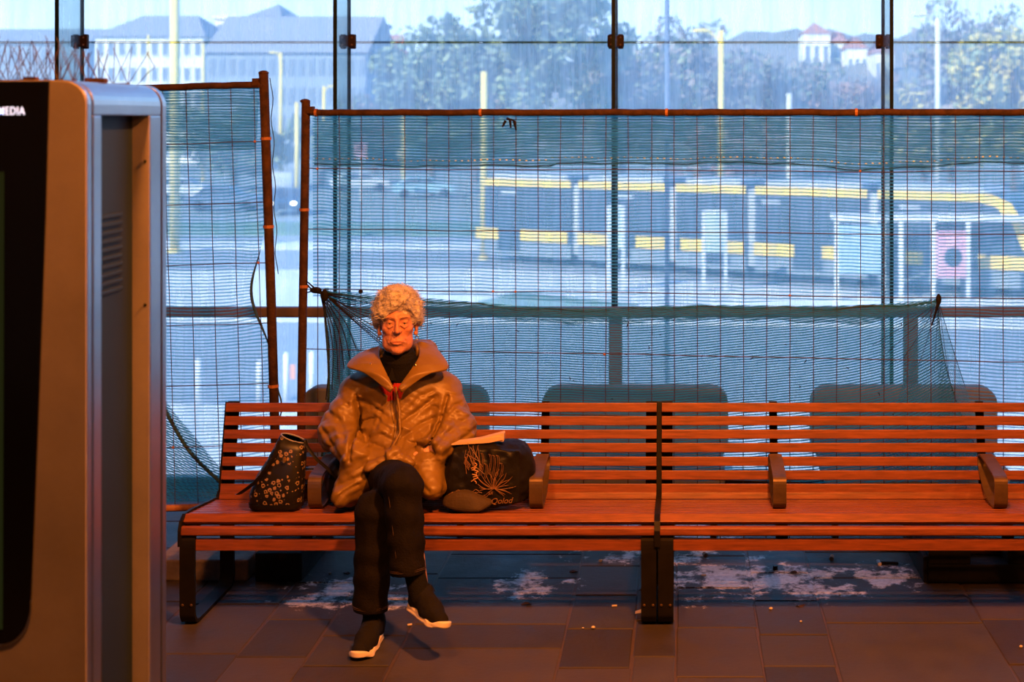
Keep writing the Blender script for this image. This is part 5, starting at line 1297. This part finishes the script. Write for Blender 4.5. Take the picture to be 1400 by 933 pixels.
# ---- hill
M['hill'] = mat('wooded_hill', (.17, .19, .17), .95, col2=(.24, .22, .20), vscale=.06)
v = []; f = []; nx = 60; ny = 10; rs = random.Random(2)
for j in range(ny):
    for i in range(nx):
        x = -190+i*7; y = 230+j*22; h = 4+22*(j/(ny-1))**.8*(1+.25*math.sin(i*.22)+.15*math.sin(i*.6+j))+1.6*math.sin(i*1.7+j*2.1)
        v.append((x, y, SZ+max(h, 0) if j else SZ-1))
for j in range(ny-1):
    for i in range(nx-1): f.append((j*nx+i, j*nx+i+1, (j+1)*nx+i+1, (j+1)*nx+i))
tag(MB().add(v, f).build('hill', M['hill'], smooth=True), kind='structure')
# ---- trees: trunk, limbs and a crown of leaf-sized faces
def tree(px, Y, h, w, cols_, label, n=2600, leaf=.25, bare=False, seed=0):
    rs = random.Random(seed); o = empty('tree', sp(px, Y), label=label, cat='tree')
    tb = MB(); tb.tube([(0, 0, 0), (.1, 0, h*.3), (0, .1, h*.55), (.1, 0, h*.85)], [.28, .22, .15, .04], 7)
    lim = []
    for k in range(26 if bare else 14):
        a = rs.uniform(0, 6.28); z0 = h*rs.uniform(.25, .75); l = w*.5*rs.uniform(.6, 1.0); e = Vector((l*math.cos(a), l*math.sin(a), z0+h*rs.uniform(.12, .3))); s0 = Vector((0, 0, z0))
        m_ = s0.lerp(e, .5)+Vector((0, 0, -.3)); tb.tube([s0, m_, e], [.10, .06, .02], 4); lim.append(e); lim.append(m_)
        if bare:
            for q in range(7):
                e2 = m_.lerp(e, rs.random())+Vector((rs.uniform(-1, 1), rs.uniform(-1, 1), rs.uniform(.2, 1.4)))*w*.12; tb.tube([m_.lerp(e, rs.random()), e2], [.04, .012], 3, cap=False)
    tb.build('trunk', mat('bark', (.12, .095, .08), .9), o)
    blobs = [(rs.gauss(0, .23)*w, rs.gauss(0, .2)*w, h*rs.uniform(.35, .88), rs.uniform(.12, .22)*w) for _ in range(16)]+[(p.x, p.y, p.z, .13*w) for p in lim]
    L2 = [MB() for _ in cols_]
    for k in range(int(n*1.7)):
        b = rs.choice(blobs); d = Vector((rs.gauss(0, 1), rs.gauss(0, 1), rs.gauss(0, 1))).normalized()*b[3]*rs.uniform(.5, 1.05); c = Vector((b[0]+d.x, b[1]+d.y, b[2]+d.z*.8))
        if c.z < h*.16: continue
        u = Vector((rs.gauss(0, 1), rs.gauss(0, 1), rs.gauss(0, 1))).normalized(); w_ = u.orthogonal().normalized(); s_ = leaf*rs.uniform(.6, 1.3)
        L2[k % len(L2)].add([c-u*s_, c+w_*s_*.6, c+u*s_, c-w_*s_*.6], [(0, 1, 2, 3)])
    for q, c_ in zip(L2, cols_): tag(q.build('foliage', c_, o), kind='stuff')
    return o
def leafm(name, c): return mat(name, c, .7)
G1, G2, G3 = leafm('leaf_olive', (.22, .27, .14)), leafm('leaf_green', (.16, .23, .15)), leafm('leaf_yellow', (.50, .42, .12)); B1, B2 = leafm('leaf_brown', (.26, .22, .19)), leafm('leaf_russet', (.30, .18, .15))
tree(715, 82, 14.2, 11.0, [G1, G2, G1], 'tall green tree above the left half of the tram', 5200, seed=1)
tree(590, 98, 10.2, 8.0, [G2, G1], 'green tree left of the pale yellow pole', 3400, seed=2)
tree(850, 96, 11.0, 9.0, [G1, B1], 'olive tree behind the slim blue pole', 3400, seed=3)
tree(650, 118, 9.0, 7.0, [G2, B1], 'lower green tree between the two tallest trees', 2600, seed=12)
tree(950, 112, 12.5, 11, [B1, B1, G2], 'brownish thin tree left of the yellow street lamp', 3400, bare=True, seed=4)
tree(1060, 128, 11.0, 11, [B1, G2], 'brownish thin tree right of the yellow street lamp', 3400, bare=True, seed=5)
tree(1160, 145, 9.5, 10, [B1, B2], 'reddish-brown tree below the hill villas', 2800, bare=True, seed=6)
tree(1300, 100, 12.8, 9, [B1, B1, G1], 'thin grey-brown tree behind the pale street lamp', 3000, bare=True, seed=7)
tree(1385, 78, 10.2, 7.5, [G3, G1, G3], 'yellow autumn tree at the right photo edge', 3200, seed=8)
tree(1262, 90, 7.6, 6, [G3, B1], 'small yellow tree left of the pale street lamp', 2200, seed=9)
tree(1420, 110, 14.0, 10, [B1, G1], 'tall brownish tree behind the yellow autumn tree', 2600, bare=True, seed=13)
tree(512, 138, 7.8, 7, [B2, G2], 'reddish bush-like tree below the small cream house', 2200, seed=10)
tree(440, 112, 5.6, 6, [G2, G1], 'low green tree left of the glass fin', 1800, seed=11)
tree(185, 138, 9.0, 7, [G2, G1], 'green tree before the white apartment house', 2200, seed=14)
tree(320, 105, 6.0, 8, [G2, G1], 'low dark green tree behind the left fence panel', 2200, seed=15)
tree(1000, 75, 5.4, 6, [B2, B1], 'low reddish bush behind the middle of the tram', 1500, seed=16)
